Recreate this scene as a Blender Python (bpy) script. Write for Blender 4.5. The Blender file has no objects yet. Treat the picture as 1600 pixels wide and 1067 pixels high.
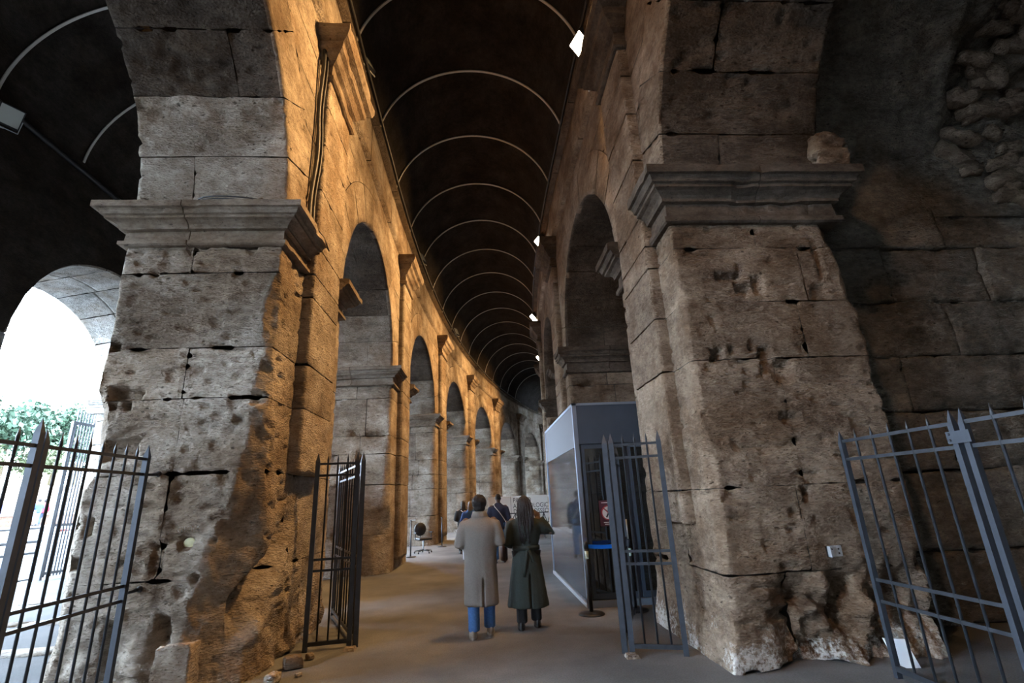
import bpy, math, random
import numpy as np
from mathutils import Matrix, Vector

random.seed(7)
RNG = np.random.RandomState(11)
SC = bpy.context.scene
COL = SC.collection
PI = math.pi

# ------------------------------------------------------------------ camera
R = [[0.99724, 0.02492, -0.06998], [-0.05911, -0.3044, -0.95071], [-0.045, 0.95222, -0.30208]]
cd = bpy.data.cameras.new('camera')
cam = bpy.data.objects.new('camera', cd)
COL.objects.link(cam)
M4 = Matrix.Identity(4)
for i in range(3):
    for j in range(3):
        M4[i][j] = R[i][j]
M4[2][3] = 1.65
cam.matrix_world = M4
cd.sensor_width = 36.0
cd.lens = 772.0 / 1600.0 * 36.0
cd.clip_start = 0.05
cd.clip_end = 500
SC.camera = cam

# ------------------------------------------------------------------ world, exposure
SC.view_settings.view_transform = 'Standard'
SC.view_settings.look = 'None'
SC.view_settings.exposure = 0.12
SC.view_settings.gamma = 1.0
SC.view_settings.use_curve_mapping = False
SC.cycles.use_denoising = True
SC.cycles.max_bounces = 10
SC.cycles.diffuse_bounces = 6
SC.cycles.sample_clamp_indirect = 20.0
w = bpy.data.worlds.new('world')
SC.world = w
w.use_nodes = True
bg = w.node_tree.nodes['Background']
bg.inputs[0].default_value = (0.64, 0.80, 1.0, 1)
bg.inputs[1].default_value = 46.0
sun_d = bpy.data.lights.new('sun', 'SUN')
sun_d.energy = 5.0
sun_d.angle = 0.01
sun_d.color = (1.0, 0.95, 0.87)
sun = bpy.data.objects.new('sun', sun_d)
sun.rotation_euler = Vector((0.62, -0.25, 0.74)).to_track_quat('Z', 'Y').to_euler()
COL.objects.link(sun)

LAMP_POWER = 460.0
LAMP_COLOR = (1.0, 0.55, 0.20)

# ------------------------------------------------------------------ numpy noise
def vnoise(P, seed=0):
    P = np.asarray(P, float)
    I = np.floor(P).astype(np.int64)
    F = P - I
    F = F * F * (3 - 2 * F)
    out = np.zeros(len(P))
    for dx in (0, 1):
        wx = F[:, 0] if dx else 1 - F[:, 0]
        for dy in (0, 1):
            wy = F[:, 1] if dy else 1 - F[:, 1]
            for dz in (0, 1):
                wz = F[:, 2] if dz else 1 - F[:, 2]
                h = ((I[:, 0] + dx) * 374761393 + (I[:, 1] + dy) * 668265263 + (I[:, 2] + dz) * 2147483647 + seed * 974634777) & 0xFFFFFFFF
                h = ((h ^ (h >> 13)) * 1274126177) & 0xFFFFFFFF
                h = ((h ^ (h >> 16)) * 2246822519) & 0xFFFFFFFF
                h = h ^ (h >> 15)
                out += wx * wy * wz * ((h & 0xFFFFFF) / float(0xFFFFFF))
    return out

def fbm(P, o=4, seed=0):
    P = np.asarray(P, float)
    a, s, t = 0.5, 0.0, 0.0
    for k in range(o):
        s = s + a * vnoise(P * (2.03 ** k) + 17.3 * k, seed + k)
        t += a
        a *= 0.5
    return s / t

def sstep(a, b, x):
    t = np.clip((x - a) / (b - a), 0, 1)
    return t * t * (3 - 2 * t)

# ------------------------------------------------------------------ mesh helpers
def mesh_from(name, V, F, mat=None, smooth=True):
    V = np.asarray(V, np.float32)
    me = bpy.data.meshes.new(name)
    if isinstance(F, np.ndarray):
        n, k = F.shape
        me.vertices.add(len(V))
        me.vertices.foreach_set('co', V.ravel())
        me.loops.add(n * k)
        me.loops.foreach_set('vertex_index', F.astype(np.int32).ravel())
        me.polygons.add(n)
        me.polygons.foreach_set('loop_start', np.arange(0, n * k, k, dtype=np.int32))
        me.polygons.foreach_set('use_smooth', np.full(n, smooth))
        me.update(calc_edges=True)
    else:
        me.from_pydata([tuple(map(float, v)) for v in V], [], F)
        me.polygons.foreach_set('use_smooth', np.full(len(me.polygons), smooth))
        me.update()
    if mat:
        me.materials.append(mat)
    return me

def link(name, me, parent=None, loc=None):
    o = bpy.data.objects.new(name, me)
    COL.objects.link(o)
    if parent is not None:
        o.parent = parent
    if loc is not None:
        o.location = loc
    return o

def tag(o, label=None, cat=None, group=None, kind=None):
    if label: o['label'] = label
    if cat: o['category'] = cat
    if group: o['group'] = group
    if kind: o['kind'] = kind
    return o

def thing(name, label, cat, loc=(0, 0, 0), rz=0.0, group=None):
    o = bpy.data.objects.new(name, None)
    COL.objects.link(o)
    o.empty_display_size = 0.1
    o.location = loc
    o.rotation_euler = (0, 0, rz)
    return tag(o, label, cat, group)

def struct(name, label, loc=(0, 0, 0)):
    o = bpy.data.objects.new(name, None)
    COL.objects.link(o)
    o.location = loc
    o.empty_display_size = 0.1
    return tag(o, label, None, None, 'structure')

class MB:
    """collects simple solids and links them as ONE mesh object"""
    def __init__(s):
        s.V = []; s.F = []
    def add(s, V, F):
        n = len(s.V)
        s.V += [tuple(v) for v in V]
        s.F += [tuple(i + n for i in f) for f in F]
        return s
    def box(s, lo, hi, M=None):
        x0, y0, z0 = lo; x1, y1, z1 = hi
        V = [(x0, y0, z0), (x1, y0, z0), (x1, y1, z0), (x0, y1, z0), (x0, y0, z1), (x1, y0, z1), (x1, y1, z1), (x0, y1, z1)]
        if M is not None:
            V = [tuple(M @ Vector(v)) for v in V]
        return s.add(V, [(0, 3, 2, 1), (4, 5, 6, 7), (0, 1, 5, 4), (1, 2, 6, 5), (2, 3, 7, 6), (3, 0, 4, 7)])
    def tube(s, pts, r, n=8, cap=True, tip=None):
        pts = [Vector(p) for p in pts]
        rr = r if isinstance(r, (list, tuple)) else [r] * len(pts)
        V = []; F = []
        ref = None
        for i, p in enumerate(pts):
            d = (pts[min(i + 1, len(pts) - 1)] - pts[max(i - 1, 0)])
            d = d.normalized() if d.length > 1e-9 else Vector((0, 0, 1))
            if ref is None:
                ref = Vector((1, 0, 0)) if abs(d.x) < 0.9 else Vector((0, 1, 0))
            a = (ref - d * ref.dot(d)).normalized()
            ref = a
            b = d.cross(a)
            q = rr[i]
            ra, rb = (q if isinstance(q, (list, tuple)) else (q, q))
            for k in range(n):
                t = 2 * PI * k / n
                V.append(tuple(p + a * (ra * math.cos(t)) + b * (rb * math.sin(t))))
        for i in range(len(pts) - 1):
            for k in range(n):
                k2 = (k + 1) % n
                F.append((i * n + k, i * n + k2, (i + 1) * n + k2, (i + 1) * n + k))
        if cap:
            F.append(tuple(range(n - 1, -1, -1)))
            F.append(tuple((len(pts) - 1) * n + k for k in range(n)))
        return s.add(V, F)
    def rings(s, rings, cap=True):
        n = len(rings[0]); V = [p for r in rings for p in r]; F = []
        for i in range(len(rings) - 1):
            for k in range(n):
                k2 = (k + 1) % n
                F.append((i * n + k, i * n + k2, (i + 1) * n + k2, (i + 1) * n + k))
        if cap:
            F.append(tuple(range(n - 1, -1, -1)))
            F.append(tuple((len(rings) - 1) * n + k for k in range(n)))
        return s.add(V, F)
    def ball(s, c, r, M=None, nu=12, nv=8):
        if not isinstance(r, (list, tuple)): r = (r, r, r)
        V = []; F = []
        for j in range(nv + 1):
            ph = PI * j / nv
            for i in range(nu):
                th = 2 * PI * i / nu
                v = Vector((r[0] * math.sin(ph) * math.cos(th), r[1] * math.sin(ph) * math.sin(th), -r[2] * math.cos(ph)))
                if M is not None: v = M @ v
                V.append(tuple(v + Vector(c)))
        for j in range(nv):
            for i in range(nu):
                i2 = (i + 1) % nu
                F.append((j * nu + i, j * nu + i2, (j + 1) * nu + i2, (j + 1) * nu + i))
        return s.add(V, F)
    def mesh(s, name, mat, smooth=False):
        me = bpy.data.meshes.new(name)
        me.from_pydata(s.V, [], s.F)
        me.validate()
        me.polygons.foreach_set('use_smooth', np.full(len(me.polygons), smooth))
        me.update()
        if mat: me.materials.append(mat)
        return me
    def build(s, name, mat, parent=None, smooth=False, loc=None):
        return link(name, s.mesh(name, mat, smooth), parent, loc)
    def remesh(s, name, mat, parent=None, voxel=0.012, iters=3, fac=0.5):
        tmp = link('tmp', s.mesh('tmp', None, True))
        m = tmp.modifiers.new('r', 'REMESH'); m.mode = 'VOXEL'; m.voxel_size = voxel; m.use_smooth_shade = True
        if iters:
            m2 = tmp.modifiers.new('s', 'SMOOTH'); m2.iterations = iters; m2.factor = fac
        dg = bpy.context.evaluated_depsgraph_get()
        me = bpy.data.meshes.new_from_object(tmp.evaluated_get(dg))
        me.name = name
        bpy.data.objects.remove(tmp)
        me.materials.clear()
        if mat: me.materials.append(mat)
        me.polygons.foreach_set('use_smooth', np.full(len(me.polygons), True))
        return link(name, me, parent)

# ------------------------------------------------------------------ materials
def new_mat(name):
    m = bpy.data.materials.new(name)
    m.use_nodes = True
    nt = m.node_tree
    b = nt.nodes['Principled BSDF']
    return m, nt, b

def N(nt, typ, **k):
    n = nt.nodes.new(typ)
    for a, v in k.items():
        if a == 'inp':
            for i, x in v.items(): n.inputs[i].default_value = x
        else:
            setattr(n, a, v)
    return n

def plain(name, col, rough=0.6, metal=0.0, var=0.0, scale=30.0, bump=0.0, spec=None):
    m, nt, b = new_mat(name)
    b.inputs['Base Color'].default_value = (*col, 1)
    b.inputs['Roughness'].default_value = rough
    b.inputs['Metallic'].default_value = metal
    if spec is not None: b.inputs['Specular IOR Level'].default_value = spec
    if var or bump:
        tc = N(nt, 'ShaderNodeTexCoord')
        no = N(nt, 'ShaderNodeTexNoise', inp={'Scale': scale, 'Detail': 6.0})
        nt.links.new(tc.outputs['Object'], no.inputs['Vector'])
        if var:
            r = N(nt, 'ShaderNodeValToRGB')
            r.color_ramp.elements[0].position = 0.3; r.color_ramp.elements[1].position = 0.7
            r.color_ramp.elements[0].color = (*[max(0, c * (1 - var)) for c in col], 1)
            r.color_ramp.elements[1].color = (*[min(1, c * (1 + var)) for c in col], 1)
            nt.links.new(no.outputs['Fac'], r.inputs['Fac'])
            nt.links.new(r.outputs['Color'], b.inputs['Base Color'])
        if bump:
            bp = N(nt, 'ShaderNodeBump', inp={'Strength': bump, 'Distance': 0.01})
            nt.links.new(no.outputs['Fac'], bp.inputs['Height'])
            nt.links.new(bp.outputs['Normal'], b.inputs['Normal'])
    return m

def stone_mat(name, dark, mid, light, salt=0.0, bump=0.8, rand=0.22):
    m, nt, b = new_mat(name)
    L = nt.links.new
    geo = N(nt, 'ShaderNodeNewGeometry')
    mp = N(nt, 'ShaderNodeMapping'); mp.inputs['Scale'].default_value = (1, 1, 2.2)
    L(geo.outputs['Position'], mp.inputs['Vector'])
    n1 = N(nt, 'ShaderNodeTexNoise', inp={'Scale': 1.3, 'Detail': 9.0, 'Roughness': 0.62})
    n2 = N(nt, 'ShaderNodeTexNoise', inp={'Scale': 9.0, 'Detail': 8.0, 'Roughness': 0.7})
    n3 = N(nt, 'ShaderNodeTexNoise', inp={'Scale': 34.0, 'Detail': 4.0, 'Roughness': 0.6})
    for n in (n1, n2, n3): L(mp.outputs['Vector'], n.inputs['Vector'])
    ad = N(nt, 'ShaderNodeMix', data_type='FLOAT', inp={0: 0.45})
    L(n1.outputs['Fac'], ad.inputs[2]); L(n2.outputs['Fac'], ad.inputs[3])
    r = N(nt, 'ShaderNodeValToRGB')
    e = r.color_ramp.elements
    e[0].position = 0.36; e[0].color = (*dark, 1)
    e[1].position = 0.66; e[1].color = (*light, 1)
    x = e.new(0.5); x.color = (*mid, 1)
    L(ad.outputs[0], r.inputs['Fac'])
    # small dark travertine pores
    pr = N(nt, 'ShaderNodeValToRGB')
    pr.color_ramp.elements[0].position = 0.30; pr.color_ramp.elements[0].color = (0.25, 0.22, 0.2, 1)
    pr.color_ramp.elements[1].position = 0.40; pr.color_ramp.elements[1].color = (1, 1, 1, 1)
    L(n3.outputs['Fac'], pr.inputs['Fac'])
    mu = N(nt, 'ShaderNodeMix', data_type='RGBA', blend_type='MULTIPLY', inp={0: 0.8})
    L(r.outputs['Color'], mu.inputs[6]); L(pr.outputs['Color'], mu.inputs[7])
    # brown stains and deep holes
    ns = N(nt, 'ShaderNodeTexNoise', inp={'Scale': 0.75, 'Detail': 6.0, 'Roughness': 0.7}); L(geo.outputs['Position'], ns.inputs['Vector'])
    st = N(nt, 'ShaderNodeValToRGB'); st.color_ramp.elements[0].position = 0.40; st.color_ramp.elements[0].color = (0.62, 0.52, 0.43, 1)
    st.color_ramp.elements[1].position = 0.58; st.color_ramp.elements[1].color = (1.12, 1.12, 1.12, 1)
    L(ns.outputs['Fac'], st.inputs['Fac'])
    mus = N(nt, 'ShaderNodeMix', data_type='RGBA', blend_type='MULTIPLY', inp={0: 0.85})
    L(mu.outputs[2], mus.inputs[6]); L(st.outputs['Color'], mus.inputs[7])
    vp = N(nt, 'ShaderNodeTexVoronoi', inp={'Scale': 7.0}); 
    wv = N(nt, 'ShaderNodeMix', data_type='VECTOR', inp={0: 0.12}); L(mp.outputs['Vector'], wv.inputs[4]); L(n2.outputs['Color'], wv.inputs[5])
    L(wv.outputs[1], vp.inputs['Vector'])
    hp = N(nt, 'ShaderNodeMapRange', inp={1: 0.06, 2: 0.17, 3: 0.0, 4: 1.0}); L(vp.outputs['Distance'], hp.inputs[0])
    hn = N(nt, 'ShaderNodeMapRange', inp={1: 0.50, 2: 0.56, 3: 1.0, 4: 0.0}); L(n1.outputs['Fac'], hn.inputs[0])
    hole = N(nt, 'ShaderNodeMath', operation='MAXIMUM'); L(hp.outputs[0], hole.inputs[0]); L(hn.outputs[0], hole.inputs[1])
    hc_ = N(nt, 'ShaderNodeMapRange', inp={1: 0.0, 2: 1.0, 3: 0.35, 4: 1.0}); L(hole.outputs[0], hc_.inputs[0])
    muh = N(nt, 'ShaderNodeMix', data_type='RGBA', blend_type='MULTIPLY', inp={0: 1.0})
    L(mus.outputs[2], muh.inputs[6]); L(hc_.outputs[0], muh.inputs[7])
    mu = muh
    oi = N(nt, 'ShaderNodeObjectInfo')
    mr = N(nt, 'ShaderNodeMapRange', inp={3: 1 - rand, 4: 1 + rand * 0.6})
    L(oi.outputs['Random'], mr.inputs[0])
    mu2 = N(nt, 'ShaderNodeMix', data_type='RGBA', blend_type='MULTIPLY', inp={0: 1.0})
    L(mu.outputs[2], mu2.inputs[6]); L(mr.outputs[0], mu2.inputs[7])
    col = mu2.outputs[2]
    if salt:
        sx = N(nt, 'ShaderNodeSeparateXYZ'); L(geo.outputs['Position'], sx.inputs[0])
        zr = N(nt, 'ShaderNodeMapRange', inp={1: 0.0, 2: 1.0, 3: salt, 4: 0.0})
        L(sx.outputs['Z'], zr.inputs[0])
        n4 = N(nt, 'ShaderNodeTexNoise', inp={'Scale': 22.0, 'Detail': 5.0, 'Roughness': 0.75})
        n5 = N(nt, 'ShaderNodeTexNoise', inp={'Scale': 2.1, 'Detail': 3.0})
        L(geo.outputs['Position'], n4.inputs['Vector']); L(geo.outputs['Position'], n5.inputs['Vector'])
        a = N(nt, 'ShaderNodeMath', operation='MULTIPLY'); L(n4.outputs['Fac'], a.inputs[0]); L(n5.outputs['Fac'], a.inputs[1])
        a2 = N(nt, 'ShaderNodeMath', operation='MULTIPLY'); L(a.outputs[0], a2.inputs[0]); L(zr.outputs[0], a2.inputs[1])
        sr = N(nt, 'ShaderNodeMapRange', inp={1: 0.25, 2: 0.36, 3: 0.0, 4: 0.75}); L(a2.outputs[0], sr.inputs[0])
        mx = N(nt, 'ShaderNodeMix', data_type='RGBA'); mx.inputs[7].default_value = (0.62, 0.60, 0.56, 1)
        L(sr.outputs[0], mx.inputs[0]); L(col, mx.inputs[6])
        col = mx.outputs[2]
    L(col, b.inputs['Base Color'])
    b.inputs['Roughness'].default_value = 0.9
    b.inputs['Specular IOR Level'].default_value = 0.15
    vo = N(nt, 'ShaderNodeTexVoronoi', inp={'Scale': 26.0})
    L(mp.outputs['Vector'], vo.inputs['Vector'])
    m1 = N(nt, 'ShaderNodeMath', operation='MULTIPLY_ADD'); m1.inputs[1].default_value = 0.5
    L(vo.outputs['Distance'], m1.inputs[0]); L(n2.outputs['Fac'], m1.inputs[2])
    m2 = N(nt, 'ShaderNodeMath', operation='MULTIPLY_ADD'); m2.inputs[1].default_value = 0.9
    L(pr.outputs['Color'], m2.inputs[0]); L(m1.outputs[0], m2.inputs[2])
    m3 = N(nt, 'ShaderNodeMath', operation='MULTIPLY_ADD'); m3.inputs[1].default_value = 1.6
    L(hole.outputs[0], m3.inputs[0]); L(m2.outputs[0], m3.inputs[2])
    bp = N(nt, 'ShaderNodeBump', inp={'Strength': bump, 'Distance': 0.03})
    L(m3.outputs[0], bp.inputs['Height']); L(bp.outputs['Normal'], b.inputs['Normal'])
    return m

TRAV = stone_mat('travertine', (0.15, 0.122, 0.095), (0.30, 0.258, 0.21), (0.46, 0.41, 0.345), salt=1.0)
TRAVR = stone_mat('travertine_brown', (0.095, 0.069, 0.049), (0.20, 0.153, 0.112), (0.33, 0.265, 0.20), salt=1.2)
DARKTRAV = stone_mat('dark_travertine', (0.045, 0.035, 0.027), (0.092, 0.073, 0.057), (0.16, 0.13, 0.10))  # darker tone for arch undersides and ledge stones
PALE = stone_mat('pale_travertine', (0.13, 0.125, 0.115), (0.27, 0.26, 0.24), (0.42, 0.40, 0.37))
DARKST = stone_mat('dark_tufa', (0.06, 0.055, 0.045), (0.135, 0.118, 0.095), (0.25, 0.21, 0.165), salt=0.9)
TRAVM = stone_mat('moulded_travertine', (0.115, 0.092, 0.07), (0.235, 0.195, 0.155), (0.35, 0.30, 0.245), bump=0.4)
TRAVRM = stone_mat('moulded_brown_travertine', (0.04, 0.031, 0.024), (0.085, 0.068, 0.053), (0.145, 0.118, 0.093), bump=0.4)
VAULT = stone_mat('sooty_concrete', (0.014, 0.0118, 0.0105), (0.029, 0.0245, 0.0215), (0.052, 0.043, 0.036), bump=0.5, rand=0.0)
CORE = plain('mortar', (0.06, 0.05, 0.04), 0.95)
IRON = plain('painted_iron', (0.030, 0.034, 0.041), 0.45, 0.3, 0.25, 14.0)
IRONB = plain('blue_grey_iron', (0.042, 0.050, 0.064), 0.45, 0.3, 0.2, 9.0)
GALV = plain('galvanised_steel', (0.52, 0.55, 0.58), 0.4, 0.5, 0.12, 9.0)
STRAP = plain('pale_strap', (0.62, 0.60, 0.57), 0.5, 0.2)
CABLE = plain('black_cable', (0.012, 0.012, 0.014), 0.5)

# ------------------------------------------------------------------ plan of the curved ambulatory
S0, RC = 11.5, 98.0
def bend(P):
    P = np.asarray(P, float)
    t, s, z = P[:, 0], P[:, 1], P[:, 2]
    th = np.maximum(s - S0, 0) / RC
    r = RC - t
    x = np.where(s > S0, RC - r * np.cos(th), t)
    y = np.where(s > S0, S0 + r * np.sin(th), s)
    return np.stack([x, y, z], 1)
def bp1(t, s, z):
    return Vector(bend(np.array([[t, s, z]]))[0])
def heading(s):
    return -max(s - S0, 0) / RC      # rotation about z of the local frame

def cuboid_grid(lo, hi, res, faces):
    """surface grid of a cuboid with shared vertices; faces: string of xXyYzZ"""
    lo = np.array(lo, float); hi = np.array(hi, float)
    n = np.maximum(1, np.ceil((hi - lo) / np.array(res) - 1e-6).astype(int))
    key = lambda i, j, k: (i * (n[1] + 1) + j) * (n[2] + 1) + k
    Q = []
    for f in faces:
        ax = 'xyz'.index(f.lower()); up = f.isupper()
        u, v = [(1, 2), (2, 0), (0, 1)][ax]
        A, B = np.meshgrid(np.arange(n[u]), np.arange(n[v]), indexing='ij')
        A = A.ravel(); B = B.ravel()
        def K(a, b):
            idx = [None] * 3
            idx[ax] = np.full(len(a), n[ax] if up else 0); idx[u] = a; idx[v] = b
            return key(*idx)
        q = [K(A, B), K(A + 1, B), K(A + 1, B + 1), K(A, B + 1)]
        if not up: q = q[::-1]
        Q.append(np.stack(q, 1))
    Q = np.concatenate(Q)
    ids, inv = np.unique(Q, return_inverse=True)
    Q = inv.reshape(-1, 4)
    k = ids % (n[2] + 1); j = (ids // (n[2] + 1)) % (n[1] + 1); i = ids // ((n[2] + 1) * (n[1] + 1))
    P = np.stack([i, j, k], 1) / n * (hi - lo) + lo
    return P, Q

def stone(name, parent, lo, hi, faces, mat, res=0.1, rnd=0.025, amp=0.012, fine=0.004, gap=0.006, map1=None, post=None, seed=0, fr=1.4):
    """one weathered stone: a cuboid in local (t, s, z) with worn arrises, then mapped to its place"""
    lo = np.array(lo, float) + gap; hi = np.array(hi, float) - gap
    if np.any(hi - lo < 0.03): return None
    P, Q = cuboid_grid(lo, hi, res, faces)
    c = (lo + hi) / 2; h = (hi - lo) / 2
    rr = min(rnd, h.min() * 0.8)
    q = P - c
    # only exposed directions are rounded
    inner = np.clip(q, -(h - rr), h - rr)
    d = q - inner
    for ax, ch in enumerate('xyz'):
        if ch not in faces and ch.upper() not in faces and ax != 2:
            d[:, ax] *= 1.0
    ln = np.linalg.norm(d, axis=1, keepdims=True) + 1e-9
    nrm = d / ln
    P = c + inner + nrm * rr * np.minimum(1, ln / rr * 1.0 + 0.0)
    W = (map1(P) if map1 is not None else P)
    f = (fbm(W * fr + 3.1 * seed, 4, 5) - 0.5) * 2 * amp
    if fine:
        f += (fbm(W * np.array([9, 9, 16]), 3, 9) - 0.5) * 2 * fine
        f -= sstep(0.66, 0.78, vnoise(W * np.array([7., 7., 17.]), 21)) * fine * 3.0
    P = P + nrm * f[:, None]
    if post is not None: P = post(P)
    if map1 is not None: P = map1(P)
    P = bend(P)
    return link(name, mesh_from(name, P, Q, mat), parent)

COURSES = {'L': [0, 1.02, 2.06, 2.86, 3.45, 4.39, 4.74], 'R': [0, 0.82, 1.65, 3.03, 3.72, 4.42, 4.74]}
JOINTS = {'L': [None, -3.27, -3.25, -3.28, None, -3.40], 'R': [3.05, 3.28, 3.38, 3.76, 3.92, 3.42]}
IMP0, SPRING = 4.74, 5.25
BAND0, BAND1 = 9.0, 10.1
# wall rows: (face t towards corridor, back t, sign of corridor side, first pier front s, pier length, bay)
ROWS = {'L': dict(tf=-2.37, tb=-4.20, sg=1, s0=5.6, pl=2.65, bay=7.75),
        'R': dict(tf=2.38, tb=4.50, sg=-1, s0=5.2, pl=2.15, bay=7.50)}
PROFILE_R = [(0.05, 4.74), (0.075, 4.76), (0.075, 4.82), (0.03, 4.84), (0.02, 5.02), (0.08, 5.025), (0.08, 5.06), (0.10, 5.10), (0.15, 5.14), (0.20, 5.155), (0.20, 5.20), (0.235, 5.21), (0.25, 5.26), (0.27, 5.285), (0.31, 5.29), (0.31, 5.40), (0.26, 5.42)]
PROFILE = [(o * 0.93, 4.74 + (z - 4.74) * 0.72) for o, z in PROFILE_R]
CAPPRO = [(0.03, 8.12), (0.06, 8.14), (0.06, 8.20), (0.02, 8.23), (0.02, 8.42), (0.08, 8.46), (0.14, 8.56), (0.20, 8.60), (0.22, 8.70), (0.30, 8.74), (0.34, 8.84), (0.34, 8.95), (0.28, 9.0)]

def moulding(name, parent, path, profile, mat, res=0.12, amp=0.008, normals=None):
    """profile (offset, z) swept with mitres along a plan path (list of (t, s)); offset is to the right of travel"""
    pts = [Vector((p[0], p[1])) for p in path]
    # subdivide
    nodes = []
    for i in range(len(pts)):
        d0 = (pts[i] - pts[i - 1]).normalized() if i > 0 else None
        d1 = (pts[i + 1] - pts[i]).normalized() if i < len(pts) - 1 else None
        n0 = Vector((d0.y, -d0.x)) if d0 else None
        n1 = Vector((d1.y, -d1.x)) if d1 else None
        if n0 is None: nn = n1
        elif n1 is None: nn = n0
        else:
            nn = (n0 + n1); nn = nn / max(0.3, nn.dot(n0))
        nodes.append((pts[i], nn))
    seq = []
    for i in range(len(nodes) - 1):
        a, b = nodes[i], nodes[i + 1]
        k = max(1, int(round((b[0] - a[0]).length / res)))
        for j in range(k):
            u = j / k
            if j == 0: seq.append(a)
            else:
                d = (b[0] - a[0]).normalized()
                nn = Vector((d.y, -d.x))
                ma = a[1] - nn; mb = b[1] - nn
                # keep mitre planes: interpolate the along-path shift only
                seq.append((a[0].lerp(b[0], u), nn + ma * max(0, 1 - u * k) * 0 + (ma * (1 - u) + mb * u)))
    seq.append(nodes[-1])
    prof = [(-0.12, profile[0][1])] + list(profile) + [(-0.12, profile[-1][1])]
    P = []
    for p, nn in seq:
        for o, z in prof:
            P.append((p.x + nn.x * o, p.y + nn.y * o, z))
    P = np.array(P)
    m = len(prof)
    F = []
    for i in range(len(seq) - 1):
        for j in range(m - 1):
            F.append((i * m + j, (i + 1) * m + j, (i + 1) * m + j + 1, i * m + j + 1))
    e0 = tuple(range(m)); e1 = tuple((len(seq) - 1) * m + j for j in range(m - 1, -1, -1))
    nz = (fbm(P * 2.3, 4, 33) - 0.5) * 2 * amp * 2
    nz -= sstep(0.60, 0.75, fbm(P * 3.0, 3, 71)) * amp * 7
    cx = P[:, :2].mean(0)
    nvec = np.array([[nn.x, nn.y] for _, nn in seq]).repeat(m, 0)
    msk = (np.tile(np.array([o for o, z in prof]), len(seq)) > 0)
    P[:, :2] += nvec * (nz * msk)[:, None]
    P[:, 2] += nz * 0.3
    me = bpy.data.meshes.new(name)
    me.from_pydata([tuple(v) for v in bend(P)], [], F + [e0, e1])
    me.polygons.foreach_set('use_smooth', np.full(len(me.polygons), False))
    me.materials.append(mat)
    return link(name, me, parent)

# ---- erosion of the two near piers
HOLES_L = [(-4.1, 3.49, 0.055, 0.054, 0.12), (-3.96, 2.95, 0.094, 0.072, 0.15), (-3.78, 2.92, 0.068, 0.051, 0.1), (-4.0, 2.8, 0.033, 0.036, 0.1), (-3.84, 2.8, 0.033, 0.036, 0.1), (-3.83, 2.33, 0.17, 0.108, 0.12), (-4.15, 1.61, 0.037, 0.056, 0.12), (-3.99, 1.57, 0.031, 0.087, 0.12), (-3.28, 1.22, 0.06, 0.15, 0.06), (-3.01, 1.36, 0.063, 0.055, 0.08), (-2.74, 1.37, 0.025, 0.018, 0.06), (-2.63, 2.61, 0.055, 0.042, 0.06), (-2.44, 2.85, 0.097, 0.073, 0.1), (-2.36, 3.16, 0.085, 0.091, 0.1), (-4.07, 1.22, 0.061, 0.059, 0.1), (-3.62, 0.48, 0.041, 0.22, 0.15), (-3.12, 0.58, 0.054, 0.123, 0.1), (-2.88, 1.02, 0.025, 0.047, 0.08), (-3.82, 4.38, 0.036, 0.034, 0.06), (-2.83, 0.54, 0.084, 0.028, 0.05)]
HOLES_R = [(2.68, 3.09, 0.067, 0.068, 0.12), (2.88, 3.14, 0.03, 0.038, 0.08), (3.11, 3.14, 0.03, 0.03, 0.08), (3.39, 2.35, 0.101, 0.056, 0.07), (3.39, 1.54, 0.048, 0.076, 0.08), (3.01, 4.05, 0.157, 0.06, 0.09), (3.17, 3.88, 0.115, 0.07, 0.12), (3.34, 3.93, 0.06, 0.116, 0.09), (3.26, 3.03, 0.075, 0.166, 0.09), (3.41, 2.89, 0.119, 0.119, 0.1), (4.17, 4.26, 0.041, 0.244, 0.08), (4.08, 3.83, 0.096, 0.083, 0.06), (3.19, 0.67, 0.144, 0.137, 0.06), (3.57, 0.54, 0.12, 0.19, 0.14), (3.2, 1.38, 0.041, 0.037, 0.05), (3.96, 1.87, 0.071, 0.053, 0.06), (2.9, 0.45, 0.15, 0.05, 0.06)]

def holes(P, front, H):
    on = sstep(0.16, 0.02, P[:, 1] - front)
    push = np.zeros(len(P))
    nz = (fbm(P * 11, 3, 44) - 0.5)
    for t, z, a, b, d in H:
        u = np.abs(P[:, 0] - t) / max(a, 0.03); v = np.abs(P[:, 2] - z) / max(b, 0.03)
        g = np.maximum(u, v) + nz * 0.7
        push = np.maximum(push, d * sstep(1.25, 0.75, g))
    P = P.copy()
    P[:, 1] += push * on
    return P

def corner_cut(P, tc, sc, sg, zk, ck, nseed, namp):
    n = np.array([sg, -1.0]) / math.sqrt(2)
    e = (P[:, 0] - tc) * n[0] + (P[:, 1] - sc) * n[1]
    lim = -np.interp(P[:, 2], zk, ck) + (fbm(P * 2.6, 4, nseed) - 0.5) * 2 * namp
    ex = np.maximum(0, e - lim)
    P = P.copy()
    P[:, 0] -= n[0] * ex; P[:, 1] -= n[1] * ex
    return P

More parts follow.
